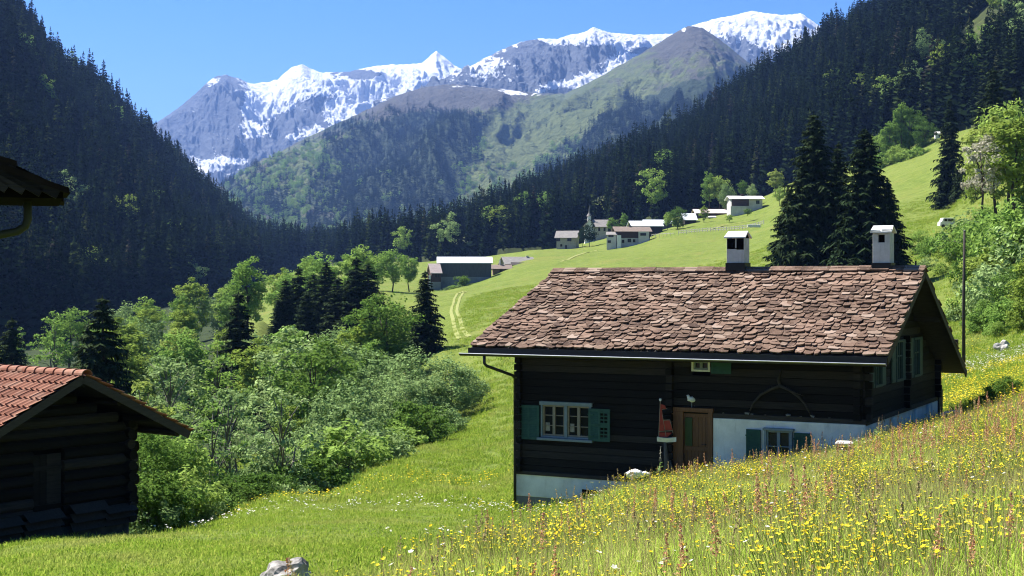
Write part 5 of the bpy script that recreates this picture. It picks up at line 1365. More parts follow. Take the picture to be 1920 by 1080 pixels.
while yy < og + ll + .7:
    vs = []; r0, r1 = .135, .105
    for (y_, r_) in ((yy, r0), (yy + .42, r1)):
        for k_ in range(n + 1):
            a = PI * k_ / n; vs.append((r_ * 1.05 * math.cos(a), y_, zr - .03 + r_ * .95 * math.sin(a)))
    for (y_, r_) in ((yy, r0 - .02),):
        for k_ in range(n + 1):
            a = PI * k_ / n; vs.append((r_ * 1.05 * math.cos(a), y_, zr - .03 + r_ * .95 * math.sin(a)))
    m_ = n + 1
    mb.add(vs, [(i, i + 1, m_ + i + 1, m_ + i) for i in range(n)] + [(i, 2 * m_ + i, 2 * m_ + i + 1, i + 1) for i in range(n)])
    yy += .36
mb.build('ridge_tiles', M['clay'], barn)

# ================================================================== ROOF CORNER AT THE UPPER LEFT
sy_ = 9.0; sc_ = sy_ / F
def S(px, py): return Vector(((px - 960) * sc_, 0, (540 - py) * sc_))
_c = P(128, 388, sy_); bz = gz(_c.x, _c.y)
shed = thing('stone_roofed_hut', 'dark hut whose slab roof corner juts in at the upper left', 'hut', (_c.x, _c.y, bz), R(19.5))
def SL(px, py, y): return Vector(((px - 128) * sc_, y, (540 - py) * sc_ - bz))
mb = MB(); rd = random.Random(12)
for row in range(7):
    f0 = row / 6.0
    px = 128 - row * 46
    for j in range(2):
        y0_ = -.06 + j * .5 + rd.uniform(-.03, .03); y1_ = y0_ + .48
        a = SL(px + rd.uniform(-4, 4), 352 - row * 22 + rd.uniform(-3, 3), 0); b = SL(px - 78, 352 - row * 22 - 24 + rd.uniform(-3, 3), 0); th = Vector((0, 0, -.04 - rd.uniform(0, .025)))
        q = []
        for yy in (y0_, y1_):
            for p in (a, b, b + th, a + th): q.append(Vector((p.x + rd.uniform(-.01, .01), yy, p.z)))
        mb.add(q, [(0, 1, 2, 3), (7, 6, 5, 4), (0, 4, 5, 1), (1, 5, 6, 2), (2, 6, 7, 3), (3, 7, 4, 0)])
mb.build('slab_roof', M['slab_dark'], shed)
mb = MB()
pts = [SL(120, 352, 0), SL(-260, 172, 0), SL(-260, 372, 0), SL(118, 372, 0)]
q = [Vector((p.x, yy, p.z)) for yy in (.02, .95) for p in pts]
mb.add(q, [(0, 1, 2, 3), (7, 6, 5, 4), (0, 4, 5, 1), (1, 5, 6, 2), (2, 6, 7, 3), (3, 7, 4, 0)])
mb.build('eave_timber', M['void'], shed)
mb = MB()
for i in range(4):
    a = SL(110 - 30 * i, 366 - i * 3, -.03); b = SL(20 - 40 * i, 320 - i * 14, -.03); mb.bar(a, b, .05, .06)
mb.build('rafter_ends', M['log_barn'], shed)
mb = MB(); x1_ = SL(-190, 388, 0).x
mb.box(x1_ - 2.5, x1_, .3, 2.6, -.6, SL(0, 374, 0).z); mb.build('wall', M['log_barn'], shed)
mb = MB(); mb.tube([SL(56, 374, .35), SL(57, 406, .35), SL(52, 421, .35), SL(38, 431, .35), SL(10, 437, .4), SL(-60, 446, .5), SL(-200, 470, .6)], .028, 10)
mb.build('downpipe', simple('green_patina_pipe', (.022, .028, .014), (.012, .016, .008), 6, .6), shed, True)

# ================================================================== VILLAGE
def attach(mb, name, mat, parent, q):
    rz = parent.rotation_euler[2]; d = Vector(q) - parent.location
    o = mb.build(name, mat, parent); o.location = Matrix.Rotation(-rz, 3, 'Z') @ d; o.rotation_euler = (0, 0, -rz); return o
def vhouse(name, label, cat, px0, px1, py_base, py_eave, py_ridge, Y, rot, depth, walls, roof, over=.5, windows=(), chimneys=(), under=4.0, split=None, roofside=1.0):
    """ridge runs along the long side px0..px1; walls: list of (from fraction, material) bottom to top"""
    x0, x1 = (px0 - 960) / F * Y, (px1 - 960) / F * Y; zb = (540 - py_base) / F * Y; ze = (540 - py_eave) / F * Y - zb; zr_ = (540 - py_ridge) / F * Y - zb
    Lh = (x1 - x0) / math.cos(rot) / 2
    o = thing(name, label, cat, ((x0 + x1) / 2 - math.sin(rot) * 0, Y, zb), rot)
    lev = [(-under if i == 0 else ze * f) for i, (f, m) in enumerate(walls)] + [ze]
    for i, (f, m) in enumerate(walls):
        mb = MB(); mb.box(-Lh + over, Lh - over, 0 - .02 * i, depth, lev[i], lev[i + 1] + (.0 if i < len(walls) - 1 else 0))
        if i == len(walls) - 1:
            rr = (zr_ - ze) * .93
            for xx in (-Lh + over, Lh - over):
                sg = -1 if xx < 0 else 1
                mb.add([(xx, 0, ze), (xx, depth, ze), (xx, depth / 2, ze + rr), (xx - sg * .3, 0, ze), (xx - sg * .3, depth, ze), (xx - sg * .3, depth / 2, ze + rr)], [(0, 1, 2), (5, 4, 3), (0, 3, 4, 1), (1, 4, 5, 2), (2, 5, 3, 0)])
        mb.build('wall' if i == 0 else 'upper_wall', m, o)
    mb = MB(); drop = (zr_ - ze) / (depth / 2) * over
    for sg in (-1, 1):
        y_e = -over if sg < 0 else depth + over
        top = [Vector((-Lh, y_e, ze - drop + .1)), Vector((Lh, y_e, ze - drop + .1)), Vector((Lh, depth / 2, zr_ + .02)), Vector((-Lh, depth / 2, zr_ + .02))]
        mb.add(top + [p - Vector((0, 0, .22)) for p in top], [(0, 1, 2, 3), (7, 6, 5, 4), (0, 4, 5, 1), (1, 5, 6, 2), (2, 6, 7, 3), (3, 7, 4, 0)])
    rf = mb.build('roof', roof, o)
    for (pxa, pxb, pya, pyb, m) in windows:
        xa = ((pxa - 960) / F * Y - (x0 + x1) / 2) / math.cos(rot); xb = ((pxb - 960) / F * Y - (x0 + x1) / 2) / math.cos(rot); za, zb_ = (540 - pyb) / F * Y - zb, (540 - pya) / F * Y - zb
        w = MB(); t = .08; w.box(xa - t, xb + t, -.09, .05, za - t, za); w.box(xa - t, xb + t, -.09, .05, zb_, zb_ + t); w.box(xa - t, xa, -.09, .05, za, zb_); w.box(xb, xb + t, -.09, .05, za, zb_); w.box((xa + xb) / 2 - .04, (xa + xb) / 2 + .04, -.085, .05, za, zb_)
        fr = w.build('window', m, o)
        w = MB(); w.box(xa, xb, -.055, .02, za, zb_); w.build('pane', M['glass'], fr)
    for (pxc, pyt, wd, m) in chimneys:
        xc = ((pxc - 960) / F * Y - (x0 + x1) / 2) / math.cos(rot); w = MB(); zt_ = (540 - pyt) / F * Y - zb
        w.box(xc - wd, xc + wd, depth / 2 - .4, depth / 2 + .4, zr_ - 1, zt_); w.box(xc - wd - .12, xc + wd + .12, depth / 2 - .5, depth / 2 + .5, zt_, zt_ + .18); w.build('chimney', m, rf)
    return o
vp = M['village_plaster']; vw = M['wood_far']; vg = M['wood_far_grey']; wp = M['white_paint']
o = vhouse('metal_roof_barn', 'long grey barn with bright sheet metal roof at the meadow edge', 'barn', 819, 924, 536, 492, 481, 440, R(3), 9, [(0, M['concrete']), (.2, M['concrete']), (.38, vg)], M['roof_metal'], .5)
mb = MB()
for i in range(11): mb.box(-7.4 + i * 1.45, -7.2 + i * 1.45, -.16, -.05, 3.5, 6.9)
mb.build('wall_post', M['wood_far_grey'], o)
o = vhouse('shed_annex', 'narrow shed with rusty pale roof on the left end of the metal roofed barn', 'shed', 807, 829, 547, 510, 494, 436, R(18), 5, [(0, M['concrete']), (.5, vw)], M['roof_pink'], .4, [(816, 824, 514, 520, vw)])
mb = MB(); mb.box(-.55, .0, -.6, 5, -4, 5.2); mb.box(0, .9, -.6, .2, -4, .5)
attach(mb, 'end_wall', M['plaster'], o, P(807.5, 547, 436))
vhouse('wooden_cabin', 'small brown wooden cabin between the metal roofed barn and the stone house', 'cabin', 920, 961, 520, 503, 496, 452, R(4), 6, [(0, vp), (.1, M['wood_pale'])], M['roof_brown'], .7, [(937, 942, 506, 512, vw), (949, 955, 507, 513, vw)], [(939, 488, .22, vp)])
o = vhouse('stone_house', 'pale stone house with grey slab roof and white chimney beside the brown cabin', 'house', 945, 1005, 512, 493, 481, 478, R(14), 8, [(0, M['stonewall'])], M['roof_grey'], .9, [(971, 975, 494, 500, vw), (989, 993, 496, 502, vw)], [(994, 480, .35, vp)])
mb = MB(); q = P(961, 510, 466); mb.box(-.3, 5, 0, 3, -3, 2.2); mb.add([(-.6, -.6, 2.2), (5.2, -.6, 2.0), (5.2, 3, 3.0), (-.6, 3, 3.2), (-.6, -.6, 2.4), (5.2, -.6, 2.2), (5.2, 3, 3.2), (-.6, 3, 3.4)], [(3, 2, 1, 0), (4, 5, 6, 7), (0, 1, 5, 4), (1, 2, 6, 5), (2, 3, 7, 6), (3, 0, 4, 7)])
attach(mb, 'lean_to', M['pole_wood'], o, q)
vhouse('white_house', 'small square white house with slanting grey roof left of the chapel', 'house', 1040, 1083, 468, 444, 432, 590, R(-12), 8, [(0, M['stonewall'])], M['roof_grey'], .8, [(1044, 1050, 446, 452, vw), (1064, 1071, 446, 452, vw), (1051, 1054, 458, 462, vw), (1060, 1063, 460, 467, vw)], [(1072, 435, .4, vw)])
ch = vhouse('chapel', 'little white chapel with dark spirelet in front of the forest', 'chapel', 1112, 1142, 441, 424, 411, 640, R(0), 9, [(0, M['stonewall'])], M['roof_grey'], .6, [(1122, 1125, 427, 433, vw), (1132, 1135, 427, 433, vw)])
mb = MB(); q = 640 / F
mb.box(-5.2 - 2.2, -5.2 + 2.2, 1.2, 6.4, -4, 4.6); mb.add([(-7.4, 1.2, 4.6), (-3.0, 1.2, 4.6), (-5.2, 1.2, 7.2), (-7.4, 6.4, 4.6), (-3.0, 6.4, 4.6), (-5.2, 6.4, 7.2)], [(0, 1, 2), (5, 4, 3), (0, 3, 4, 1), (1, 4, 5, 2), (2, 5, 3, 0)])
mb.build('gable_porch', M['plaster'], ch)
mb = MB()
for sg in (-1, 1):
    a = Vector((-5.2, .7, 7.5)); b = Vector((-5.2 + sg * 2.8, .7, 4.3)); c_ = Vector((0, 6.2, 0)); th = Vector((0, 0, -.2))
    mb.add([a, b, b + c_, a + c_, a + th, b + th, b + c_ + th, a + c_ + th], [(0, 1, 2, 3), (7, 6, 5, 4), (0, 4, 5, 1), (1, 5, 6, 2), (2, 6, 7, 3), (3, 7, 4, 0)])
mb.build('gable_roof', M['roof_grey'], ch)
mb = MB(); cx, cy = -5.2, 4.5
mb.box(cx - .8, cx + .8, cy - .8, cy + .8, 6.6, 9.2); sp = mb.build('belfry', M['plaster'], ch)
mb = MB(); n = 8; vs = [(cx + 1.35 * math.cos(2 * PI * i / n), cy + 1.35 * math.sin(2 * PI * i / n), 9.0) for i in range(n)] + [(cx + .35 * math.cos(2 * PI * i / n), cy + .35 * math.sin(2 * PI * i / n), 10.6) for i in range(n)] + [(cx, cy, 14.5)]
mb.add(vs, [(i, (i + 1) % n, n + (i + 1) % n, n + i) for i in range(n)] + [(n + i, n + (i + 1) % n, 2 * n) for i in range(n)] + [tuple(reversed(range(n)))])
mb.build('spire', M['roof_grey'], sp)
fh = vhouse('farmhouse', 'long brown and white farmhouse with grey brown roof below the white roofed barn', 'farmhouse', 1152, 1223, 456, 433, 424, 520, R(5), 9, [(0, vp), (.42, vw)], M['roof_brown'], .8, [(1177, 1183, 448, 454, vw), (1166, 1170, 450, 455, vw), (1187, 1191, 449, 454, vw)], [(1185, 423, .4, M['roof_grey'])])
mb = MB(); q = P(1197, 452, 519.3); mb.box(0, 4.0, -.1, .1, -1.5, 3.6); attach(mb, 'plaster_wall', vp, fh, q)
mb = MB(); mb.box(.7, 2.9, -.13, -.1, 2.0, 3.0); attach(mb, 'window', M['glass'], fh, q)
vhouse('annex', 'pale blue grey cottage with dark window band left of the brown farmhouse', 'cottage', 1136, 1157, 457, 440, 434, 518, R(-6), 6, [(0, M['frame_blue'] if False else vp)], M['roof_grey'], .3, [(1141, 1150, 440, 444, vw), (1140, 1145, 451, 455, vw)])
mb = MB(); q = P(1157, 456, 517); mb.box(0, 1.5, -.3, 3, -2, 3.0); attach(mb, 'white_porch', wp, fh, q)
vhouse('white_roof_barn', 'dark barn with bright white roof behind the brown farmhouse', 'barn', 1183, 1245, 434, 423, 413, 545, R(6), 10, [(0, M['pole_wood'])], M['roof_metal'], .6)
vhouse('white_roof_barn', 'dark barn with white roof partly hidden right behind the nearer white roofed barn', 'barn', 1208, 1263, 432, 418, 411, 562, R(4), 9, [(0, vg)], M['roof_metal'], .6)
vhouse('white_roof_shed', 'small dark shed with white roof between two leafy trees', 'shed', 1281, 1308, 418, 411, 399, 560, R(4), 8, [(0, M['pole_wood'])], M['roof_metal'], .6)
vhouse('pink_roof_shed', 'long low shed with pale pinkish roof left of the topmost house', 'shed', 1302, 1372, 410, 399, 391, 585, R(2), 9, [(0, vw)], M['roof_pink'], .6)
vhouse('lean_shed', 'little shed with white roof below the pinkish roofed shed', 'shed', 1328, 1343, 410, 407, 404.5, 570, R(0), 4, [(0, M['pole_wood'])], M['stone_white'], .4)
hh_ = vhouse('hillside_house', 'white and brown house with flat pale roof topmost on the meadow', 'house', 1367, 1434, 388, 372, 366, 565, R(3), 9, [(0, vp)], M['stone_white'], .9, [(1418, 1424, 376, 382, M['frame_blue']), (1374, 1380, 391, 398, vw)], [(1396, 363, .5, vw)], 8)
mb = MB(); q = P(1372, 386, 564.7); mb.box(0, 7.0, -.12, .3, 0, 3.1); attach(mb, 'boarded_front', vw, hh_, q)
mb = MB(); q = P(1370, 398, 562.5); mb.box(0, 6.3, -.2, 3, -3, 2.45); attach(mb, 'cellar_wall', vp, hh_, q)
vhouse('forest_hut', 'tiny hut with pale roof in the dark forest above the chapel', 'hut', 1027, 1046, 399, 396.5, 392.5, 760, R(10), 6, [(0, vw)], M['stone_white'], .5, under=20)
vhouse('forest_hut', 'tiny pale roof alone higher in the dark forest', 'hut', 1083, 1092, 366, 363.5, 360.5, 950, R(10), 5, [(0, vw)], M['stone_white'], .4, under=20)
vhouse('alp_hut', 'small white hut beside the tall right spruces on the slope', 'hut', 1753, 1763, 256, 250, 246, 500, R(-10), 3, [(0, wp)], M['stone_white'], .2, under=8)
# fence along the meadow crest
fe = thing('paddock_fence', 'pale wooden paddock fence along the meadow crest below the topmost house', 'fence', P(1272, 434, 505))
fb = fe.location
fpts = []
for i in range(33):
    px = 1272 + i * 5; Y = 505 - i * .9; x = (px - 960) / F * Y; fpts.append(Vector((x, Y, gz(x, Y))) - fb)
for i, p in enumerate(fpts):
    mb = MB(); mb.box(p.x - .1, p.x + .1, p.y - .1, p.y + .1, p.z - .4, p.z + 1.5); mb.build('post', M['fence_wood'], fe)
for hh in (.6, 1.25):
    mb = MB()
    for a, b in zip(fpts[:-1], fpts[1:]): mb.bar(a + Vector((0, -.13, hh)), b + Vector((0, -.13, hh)), .05, .2)
    mb.build('rail', M['fence_wood'], fe)
fe = thing('rail_fence', 'short low pale rail fence right of the brown farmhouse', 'fence', P(1222, 441, 516)); fb = fe.location; fpts = []
for i in range(7):
    px = 1222 + i * 7; Y = 516 - i * 1.5; x = (px - 960) / F * Y; fpts.append(Vector((x, Y, max(gz(x, Y), (540 - 441 + i * .4) / F * Y - .5))) - fb)
for p in fpts:
    mb = MB(); mb.box(p.x - .07, p.x + .07, p.y - .07, p.y + .07, p.z - .6, p.z + 1.0); mb.build('post', M['fence_wood'], fe)
mb = MB()
for a, b in zip(fpts[:-1], fpts[1:]): mb.bar(a + Vector((0, -.09, .8)), b + Vector((0, -.09, .8)), .05, .18)
mb.build('rail', M['fence_wood'], fe)
# logs and a stone at the end of the fence
q = P(1428, 431, 470); q.z = gz(q.x, q.y) + .35
mb = MB(); mb.box(-3.5, .8, -.3, .3, -.6, .35); tag(mb.build('stone_trough', M['stone_white'], None, bevel=.05, loc=q + Vector((-1.2, 0, 0))), 'long pale trough in the grass right of the paddock fence', 'trough')

# ------------------------------------------------------------------ van, pole, field stones
q = P(1777, 441, 222); q.z = max(gz(q.x, q.y), q.z) - .05
van = thing('parked_van', 'white van parked among bushes on the right slope, half hidden', 'van', q, R(4))
mb = MB(); prof = [(-1.25, .35), (-1.2, 1.0), (-.95, 1.05), (-.75, 1.55), (-.6, 1.62), (1.22, 1.62), (1.25, .35)]
mb.prism(prof, lambda u, v, d: (u, d, v), 0, 1.2); mb.build('body', M['white_paint'], van, bevel=.03)
mb = MB(); mb.box(-.55, -.05, -.012, 0, 1.05, 1.45); mb.box(.05, 1.1, -.012, 0, 1.05, 1.45); mb.build('side_window', M['glass'], van)
for xx in (-.75, .8):
    mb = MB(); mb.tube([(xx, -.06, .3), (xx, .12, .3)], .27, 16); mb.build('wheel', M['metal_dark'], van)
Yp = 78; b = P(1807, 652, Yp); tp = P(1808.5, 433, Yp); gz0 = gz(b.x, b.y)
pole = thing('utility_pole', 'thin dark wooden pole rising beside the bushes right of the house', 'pole', (b.x, b.y, min(b.z, gz0)))
mb = MB(); mb.tube([(0, 0, -.5), (.0, 0, (tp.z - pole.location.z) * .5), (tp.x - b.x, 0, tp.z - pole.location.z)], [.1, .085, .065], 9); mb.build('shaft', M['pole_wood'], pole, True)
mb = MB(); mb.tube([(tp.x - b.x, 0, tp.z - pole.location.z - .01), (tp.x - b.x, 0, tp.z - pole.location.z + .05)], [.08, .03], 9); mb.build('cap', M['metal_dark'], pole)
def boulder(px, py, Y, sx, sy, sz, label, mat, seed, sink=.35, detail=4):
    c = P(px, py, Y); bm = bmesh.new(); bmesh.ops.create_icosphere(bm, subdivisions=detail, radius=1)
    co = np.array([v.co[:] for v in bm.verts])
    n = perlin(co[:, 0] * 1.3 + seed, co[:, 1] * 1.3 + co[:, 2] * .9) * .5 + ridged(co[:, 0] * 1.9 + seed, co[:, 2] * 1.7 + co[:, 1], 4) * .16 + .06 * perlin(co[:, 0] * 7 + seed, co[:, 1] * 7 + co[:, 2] * 5)
    for v, a in zip(bm.verts, n):
        v.co *= 1 + a
        v.co.x *= sx; v.co.y *= sy; v.co.z *= sz
    me = bpy.data.meshes.new('boulder'); bm.to_mesh(me); bm.free(); me.materials.append(mat)
    c.z = gz(c.x, c.y) + sz * (1 - 2 * sink); return tag(link('boulder', me, None, c), label, 'boulder')
b_ = boulder(541, 1078, 16.0, .34, .28, .23, 'grey cracked boulder in the short grass at the bottom edge', M['rock'], 3.3, .1)
b_.location.z = P(541, 1090, 16).z; b_.rotation_euler = (0, R(-10), .3)
boulder(1880, 634, 84, .45, .4, .36, 'pale boulder at the foot of the right hand bushes', M['boulder_pale'], 8.2, .2, 3)
boulder(1793, 795, 46, .5, .2, .12, 'flat pale stone lying beside the far corner of the house', M['stone_white'], 5.1, .1, 3)
# ================================================================== MEADOW PLANTS
def mk_blade(name, stops, trans=.35, patchy=None):
    k = NT(name); oi = k.n('ShaderNodeObjectInfo').outputs['Random']; ri = k.geo().outputs['Random Per Island']
    c = k.ramp(k.math('FRACT', k.math('ADD', k.math('MULTIPLY', oi, .6), ri)), stops)
    if patchy:
        p = k.pos(); a = k.noise(k.mapping(p, (1, .6, 0)), .22, 4, .65, .5); b = k.noise(k.mapping(p, (1, .7, 0)), .5, 4, .65)
        c = k.mix(k.math('MULTIPLY', k.smooth(a, .5, .66), .6), c, patchy[0]); c = k.mix(k.math('MULTIPLY', k.smooth(b, .52, .7), .55), c, patchy[1])
    k.leaf(c, trans); return k.m
M['blade_tall'] = mk_blade('tall_grass_blades', [(0, (.30, .46, .045)), (.45, (.48, .64, .09)), (.8, (.62, .68, .16)), (1, (.72, .62, .26))], .5, ((.56, .49, .16), (.30, .44, .06)))
M['blade_short'] = mk_blade('short_grass_blades', [(0, (.15, .25, .025)), (.6, (.26, .36, .045)), (1, (.40, .42, .09))], .5, ((.36, .35, .11), (.30, .42, .07)))
M['stem'] = mk_blade('stems', [(0, (.18, .28, .05)), (1, (.34, .36, .10))], .3)
M['petal_yellow'] = mk_blade('yellow_petals', [(0, (.78, .60, .02)), (.6, (.82, .70, .07)), (1, (.80, .52, .02))], .25)
M['petal_white'] = mk_blade('white_petals', [(0, (.70, .70, .64)), (1, (.62, .60, .50))], .25)
M['sorrel'] = mk_blade('red_sorrel_seeds', [(0, (.40, .17, .09)), (.5, (.54, .29, .17)), (1, (.58, .40, .24))], .25)
M['straw'] = mk_blade('pale_seed_heads', [(0, (.30, .22, .11)), (1, (.40, .33, .18))], .25)

def blades(n, rad, h0, h1, w, seed, lean=.9):
    rg = np.random.default_rng(seed); V = []; Fq = []
    for i in range(n):
        a, r = rg.uniform(0, 6.28), rad * math.sqrt(rg.uniform()); b = np.array([r * math.cos(a), r * math.sin(a), -.04])
        h = rg.uniform(h0, h1); d = rg.uniform(0, 6.28); ln = rg.uniform(.05, lean) * h; dv = np.array([math.cos(d), math.sin(d), 0]) * ln
        s_ = rg.uniform(0, 6.28); sv = np.array([math.cos(s_), math.sin(s_), 0]) * w * rg.uniform(.6, 1.3)
        m = b + dv * .3 + np.array([0, 0, h * .55]); t = b + dv + np.array([0, 0, h * max(.55, 1 - .35 * ln / h)])
        k_ = len(V); V += [b - sv, b + sv, m + sv * .8, m - sv * .8, t]
        Fq.append((k_, k_ + 1, k_ + 2, k_ + 3)); Fq.append((k_ + 3, k_ + 2, k_ + 4))
    return V, Fq
def mesh_parts(name, parts):
    """parts: list of (V, faces, material)"""
    V = []; T = []; Q = []; mt = []; mq = []; mats = []
    for v, f, m in parts:
        o = len(V); V += list(v)
        if m not in mats: mats.append(m)
        for g in f:
            (T if len(g) == 3 else Q).append([i + o for i in g]); (mt if len(g) == 3 else mq).append(mats.index(m))
    fl = [np.array(x) for x in (T, Q) if x]
    return np_mesh(name, np.array(V), fl, mats=mats, midx=mt + mq)
TALL = [mesh_parts('tall_grass', [(*blades(34, .24, .22, .55, .0055, s), M['blade_tall']), (*blades(5, .18, .5, .75, .003, s + 50, .25), M['straw'])]) for s in range(4)]
SHORT = [mesh_parts('short_grass', [(*blades(50, .26, .035, .105, .007, s + 20, 1.2), M['blade_short'])]) for s in range(3)]
MIDG = [mesh_parts('mid_grass', [(*blades(40, .45, .10, .26, .011, s + 30, 1.2), M['blade_short'])]) for s in range(3)]
def flower(seed, n, h0, h1, rad, size, mat, cup=True, spread=.16):
    rg = np.random.default_rng(seed); parts = []
    for i in range(n):
        a = rg.uniform(0, 6.28); r = spread * math.sqrt(rg.uniform()); b = np.array([r * .5 * math.cos(a), r * .5 * math.sin(a), 0]); h = rg.uniform(h0, h1)
        t = np.array([r * math.cos(a), r * math.sin(a), h]); sv = np.array([.0022, 0, 0]); sw = np.array([0, .0022, 0])
        parts.append(([b - sv, b + sv, t + sv, t - sv, b - sw, b + sw, t + sw, t - sw], [(0, 1, 2, 3), (4, 5, 6, 7)], M['stem']))
        tl = rg.normal(0, .3, 2); s = size * rg.uniform(.75, 1.25)
        V = [t]; Fq = []
        for p in range(5):
            a0 = 6.283 * p / 5
            for da, rr, up in ((-.55, .75, .35), (0, 1.0, .5), (.55, .75, .35)):
                V.append(t + np.array([math.cos(a0 + da) * rr * s, math.sin(a0 + da) * rr * s, up * s * .8 + (tl[0] * math.cos(a0 + da) + tl[1] * math.sin(a0 + da)) * s * rr]))
            k_ = 1 + p * 3; Fq += [(0, k_, k_ + 1), (0, k_ + 1, k_ + 2)]
        parts.append((V, Fq, mat))
    return parts
BUTTER = [mesh_parts('buttercups', flower(s, 12, .14, .42, .1, .0125, M['petal_yellow'], spread=.36)) for s in range(4)]
DAISY = [mesh_parts('daisies', flower(60 + s, 3, .3, .5, .1, .02, M['petal_white'])) for s in range(2)]
DAISY_LOW = [mesh_parts('low_daisies', flower(70 + s, 4, .08, .18, .1, .026, M['petal_white'], spread=.3)) for s in range(2)]
YEL_LOW = [mesh_parts('low_buttercups', flower(80 + s, 5, .08, .2, .1, .024, M['petal_yellow'], spread=.35)) for s in range(2)]
def panicle(seed, h, mat, n=60, w=.05, top=.45):
    rg = np.random.default_rng(seed); parts = []
    ln = rg.uniform(-.08, .08, 2); T = np.array([ln[0], ln[1], h]); sv = np.array([.003, 0, 0]); sw = np.array([0, .003, 0]); b = np.zeros(3)
    parts.append(([b - sv, b + sv, T + sv * .5, T - sv * .5, b - sw, b + sw, T + sw * .5, T - sw * .5], [(0, 1, 2, 3), (4, 5, 6, 7)], mat))
    V = []; Fq = []
    for i in range(n):
        f = rg.uniform(0, 1); c = T * (1 - top * f); a = rg.uniform(0, 6.28); r = w * (.15 + .85 * f) * rg.uniform(.2, 1)
        c = c + np.array([math.cos(a) * r, math.sin(a) * r, r * .8]); s = .011 * rg.uniform(.7, 1.5); d = rg.normal(0, 1, 3); d /= np.linalg.norm(d); e = np.cross(d, rg.normal(0, 1, 3)); e /= np.linalg.norm(e) + 1e-6
        k_ = len(V); V += [c - d * s, c + e * s * .7, c + d * s, c - e * s * .7]; Fq.append((k_, k_ + 1, k_ + 2, k_ + 3))
    parts.append((V, Fq, mat)); return parts
SORREL = [mesh_parts('sorrel', panicle(s, .62 + .07 * s, M['sorrel'], 85, .055)) for s in range(4)]
SEED = [mesh_parts('seed_grass', panicle(10 + s, .65 + .06 * s, M['straw'], 34, .03, .3)) for s in range(3)]

rg = np.random.default_rng(3)
xb = interp([(-2.2, 6), (-1.9, 10), (-1.35, 13), (-.75, 17), (-.1, 20), (1.0, 27), (2.3, 32), (3.4, 36), (4.2, 39)], 0)
_yb = np.array([6, 10, 13, 17, 20, 27, 32, 36, 39.]); _xb = np.array([-2.2, -1.9, -1.35, -.75, -.1, 1.0, 2.7, 4.1, 5.2])
def xbound(Y): return np.interp(Y, _yb, _xb)
_hc = np.array(HC[:2]); _hu = np.array(HU[:2]); _hv = np.array(HV[:2])
def in_house(X, Y, m=.15):
    q = np.stack([X - _hc[0], Y - _hc[1]], -1); a = q @ _hu; b = q @ _hv
    return (a > -11.4 - m) & (a < .1 + m) & (b > -.1 - m) & (b < 10.5 + m)
_bp = np.array(BP[:2]); _bg = np.array(BG[:2]); _br = np.array(BR[:2])
def in_barn(X, Y):
    q = np.stack([X - _bp[0], Y - _bp[1]], -1); a = q @ _bg; b = q @ _br
    return (np.abs(a) < 2.0) & (b > .9) & (b < 7.2)
def place(n, y0, y1, side, power=1.0, wide=.02, dens=None):
    n = int(n * 1.2); Y = y0 + (y1 - y0) * rg.uniform(0, 1, n) ** power
    lo = np.where(side == 'tall', xbound(Y) + rg.normal(0, .25, n), -.46 * Y - 3); hi = np.where(side == 'tall', .46 * Y + 4, np.minimum(xbound(np.minimum(Y, 39)) + .3 + rg.normal(0, .25, n), 60))
    if side == 'all': lo = -.46 * Y - 3; hi = .46 * Y + 4
    # uniform over the widest row, so that density per square metre stays even
    W = .46 * y1 * 2 + 8; X = rg.uniform(-W / 2, W / 2, n)
    k_ = (X > lo) & (X < hi) & ~in_house(X, Y) & ~in_barn(X, Y)
    X, Y = X[k_], Y[k_]
    if dens is not None:
        k_ = rg.uniform(0, 1, len(X)) < dens(X, Y); X, Y = X[k_], Y[k_]
    return np.stack([X, Y, ground(X, Y)], 1)
def sc(name, pts, srcs, s0, s1, label, hvar=None):
    n = len(pts); s = rg.uniform(s0, s1, n)
    if hvar is not None: s = s * hvar(pts[:, 0], pts[:, 1])
    scatter(name, pts, s, rg.uniform(0, 6.28, n), srcs, rg.integers(0, len(srcs), n), label, tilt=rg.normal(0, .08, (n, 2)))
hv_ = lambda X, Y: .85 + .5 * fbm(X / 2.2, Y / 2.2, 3)
patch = lambda sc_, off, lo, g: (lambda X, Y: np.clip((fbm(X / sc_ + off, Y / sc_ + off * 2, 3) - lo) * g, 0, 1))
nohouse = lambda X, Y: 1.0 * (Y < 39.5)
sc('tall_grass', np.concatenate([place(32000, 6.5, 40, 'tall'), place(10000, 6.5, 20, 'tall')]), TALL, .65, 1.05, 'tall uncut meadow grass on the bank in front of the house', hv_)
sc('buttercups', place(24000, 7, 40, 'tall', dens=patch(2.0, 5, -.12, 1.8)), BUTTER, .85, 1.35, 'yellow buttercups in the tall meadow grass')
sc('daisies', place(5000, 7, 40, 'tall', dens=patch(2.0, 9, .15, 2.0)), DAISY, .8, 1.3, 'white meadow flowers among the tall grass')
sc('sorrel', np.concatenate([place(9000, 7, 40, 'tall', dens=lambda X, Y: np.clip((fbm(X / 1.6 + 2, Y / 1.6, 3) - .15) * 2.6, 0.01, 1)), place(2500, 20, 34, 'tall', dens=lambda X, Y: np.clip((X - 6.5) / 3, 0, .8))]), SORREL, .65, 1.05, 'reddish brown sorrel stalks in the tall grass')
sc('seed_grass', place(7000, 7, 40, 'tall', dens=lambda X, Y: np.clip(fbm(X / 1.9 + 7, Y / 1.9, 3) * 1.5 + .3, .05, 1)), SEED, .65, 1.0, 'pale seed heads of tall grass')
sc('short_grass', np.concatenate([place(42000, 11, 62, 'short'), place(9000, 11, 24, 'short')]), SHORT, .8, 1.3, 'short mown grass of the lower meadow')
def behind(n, y0, y1):
    p = place(n, y0, y1, 'all'); return p[(p[:, 1] > 40) | (p[:, 0] < xbound(p[:, 1]))]
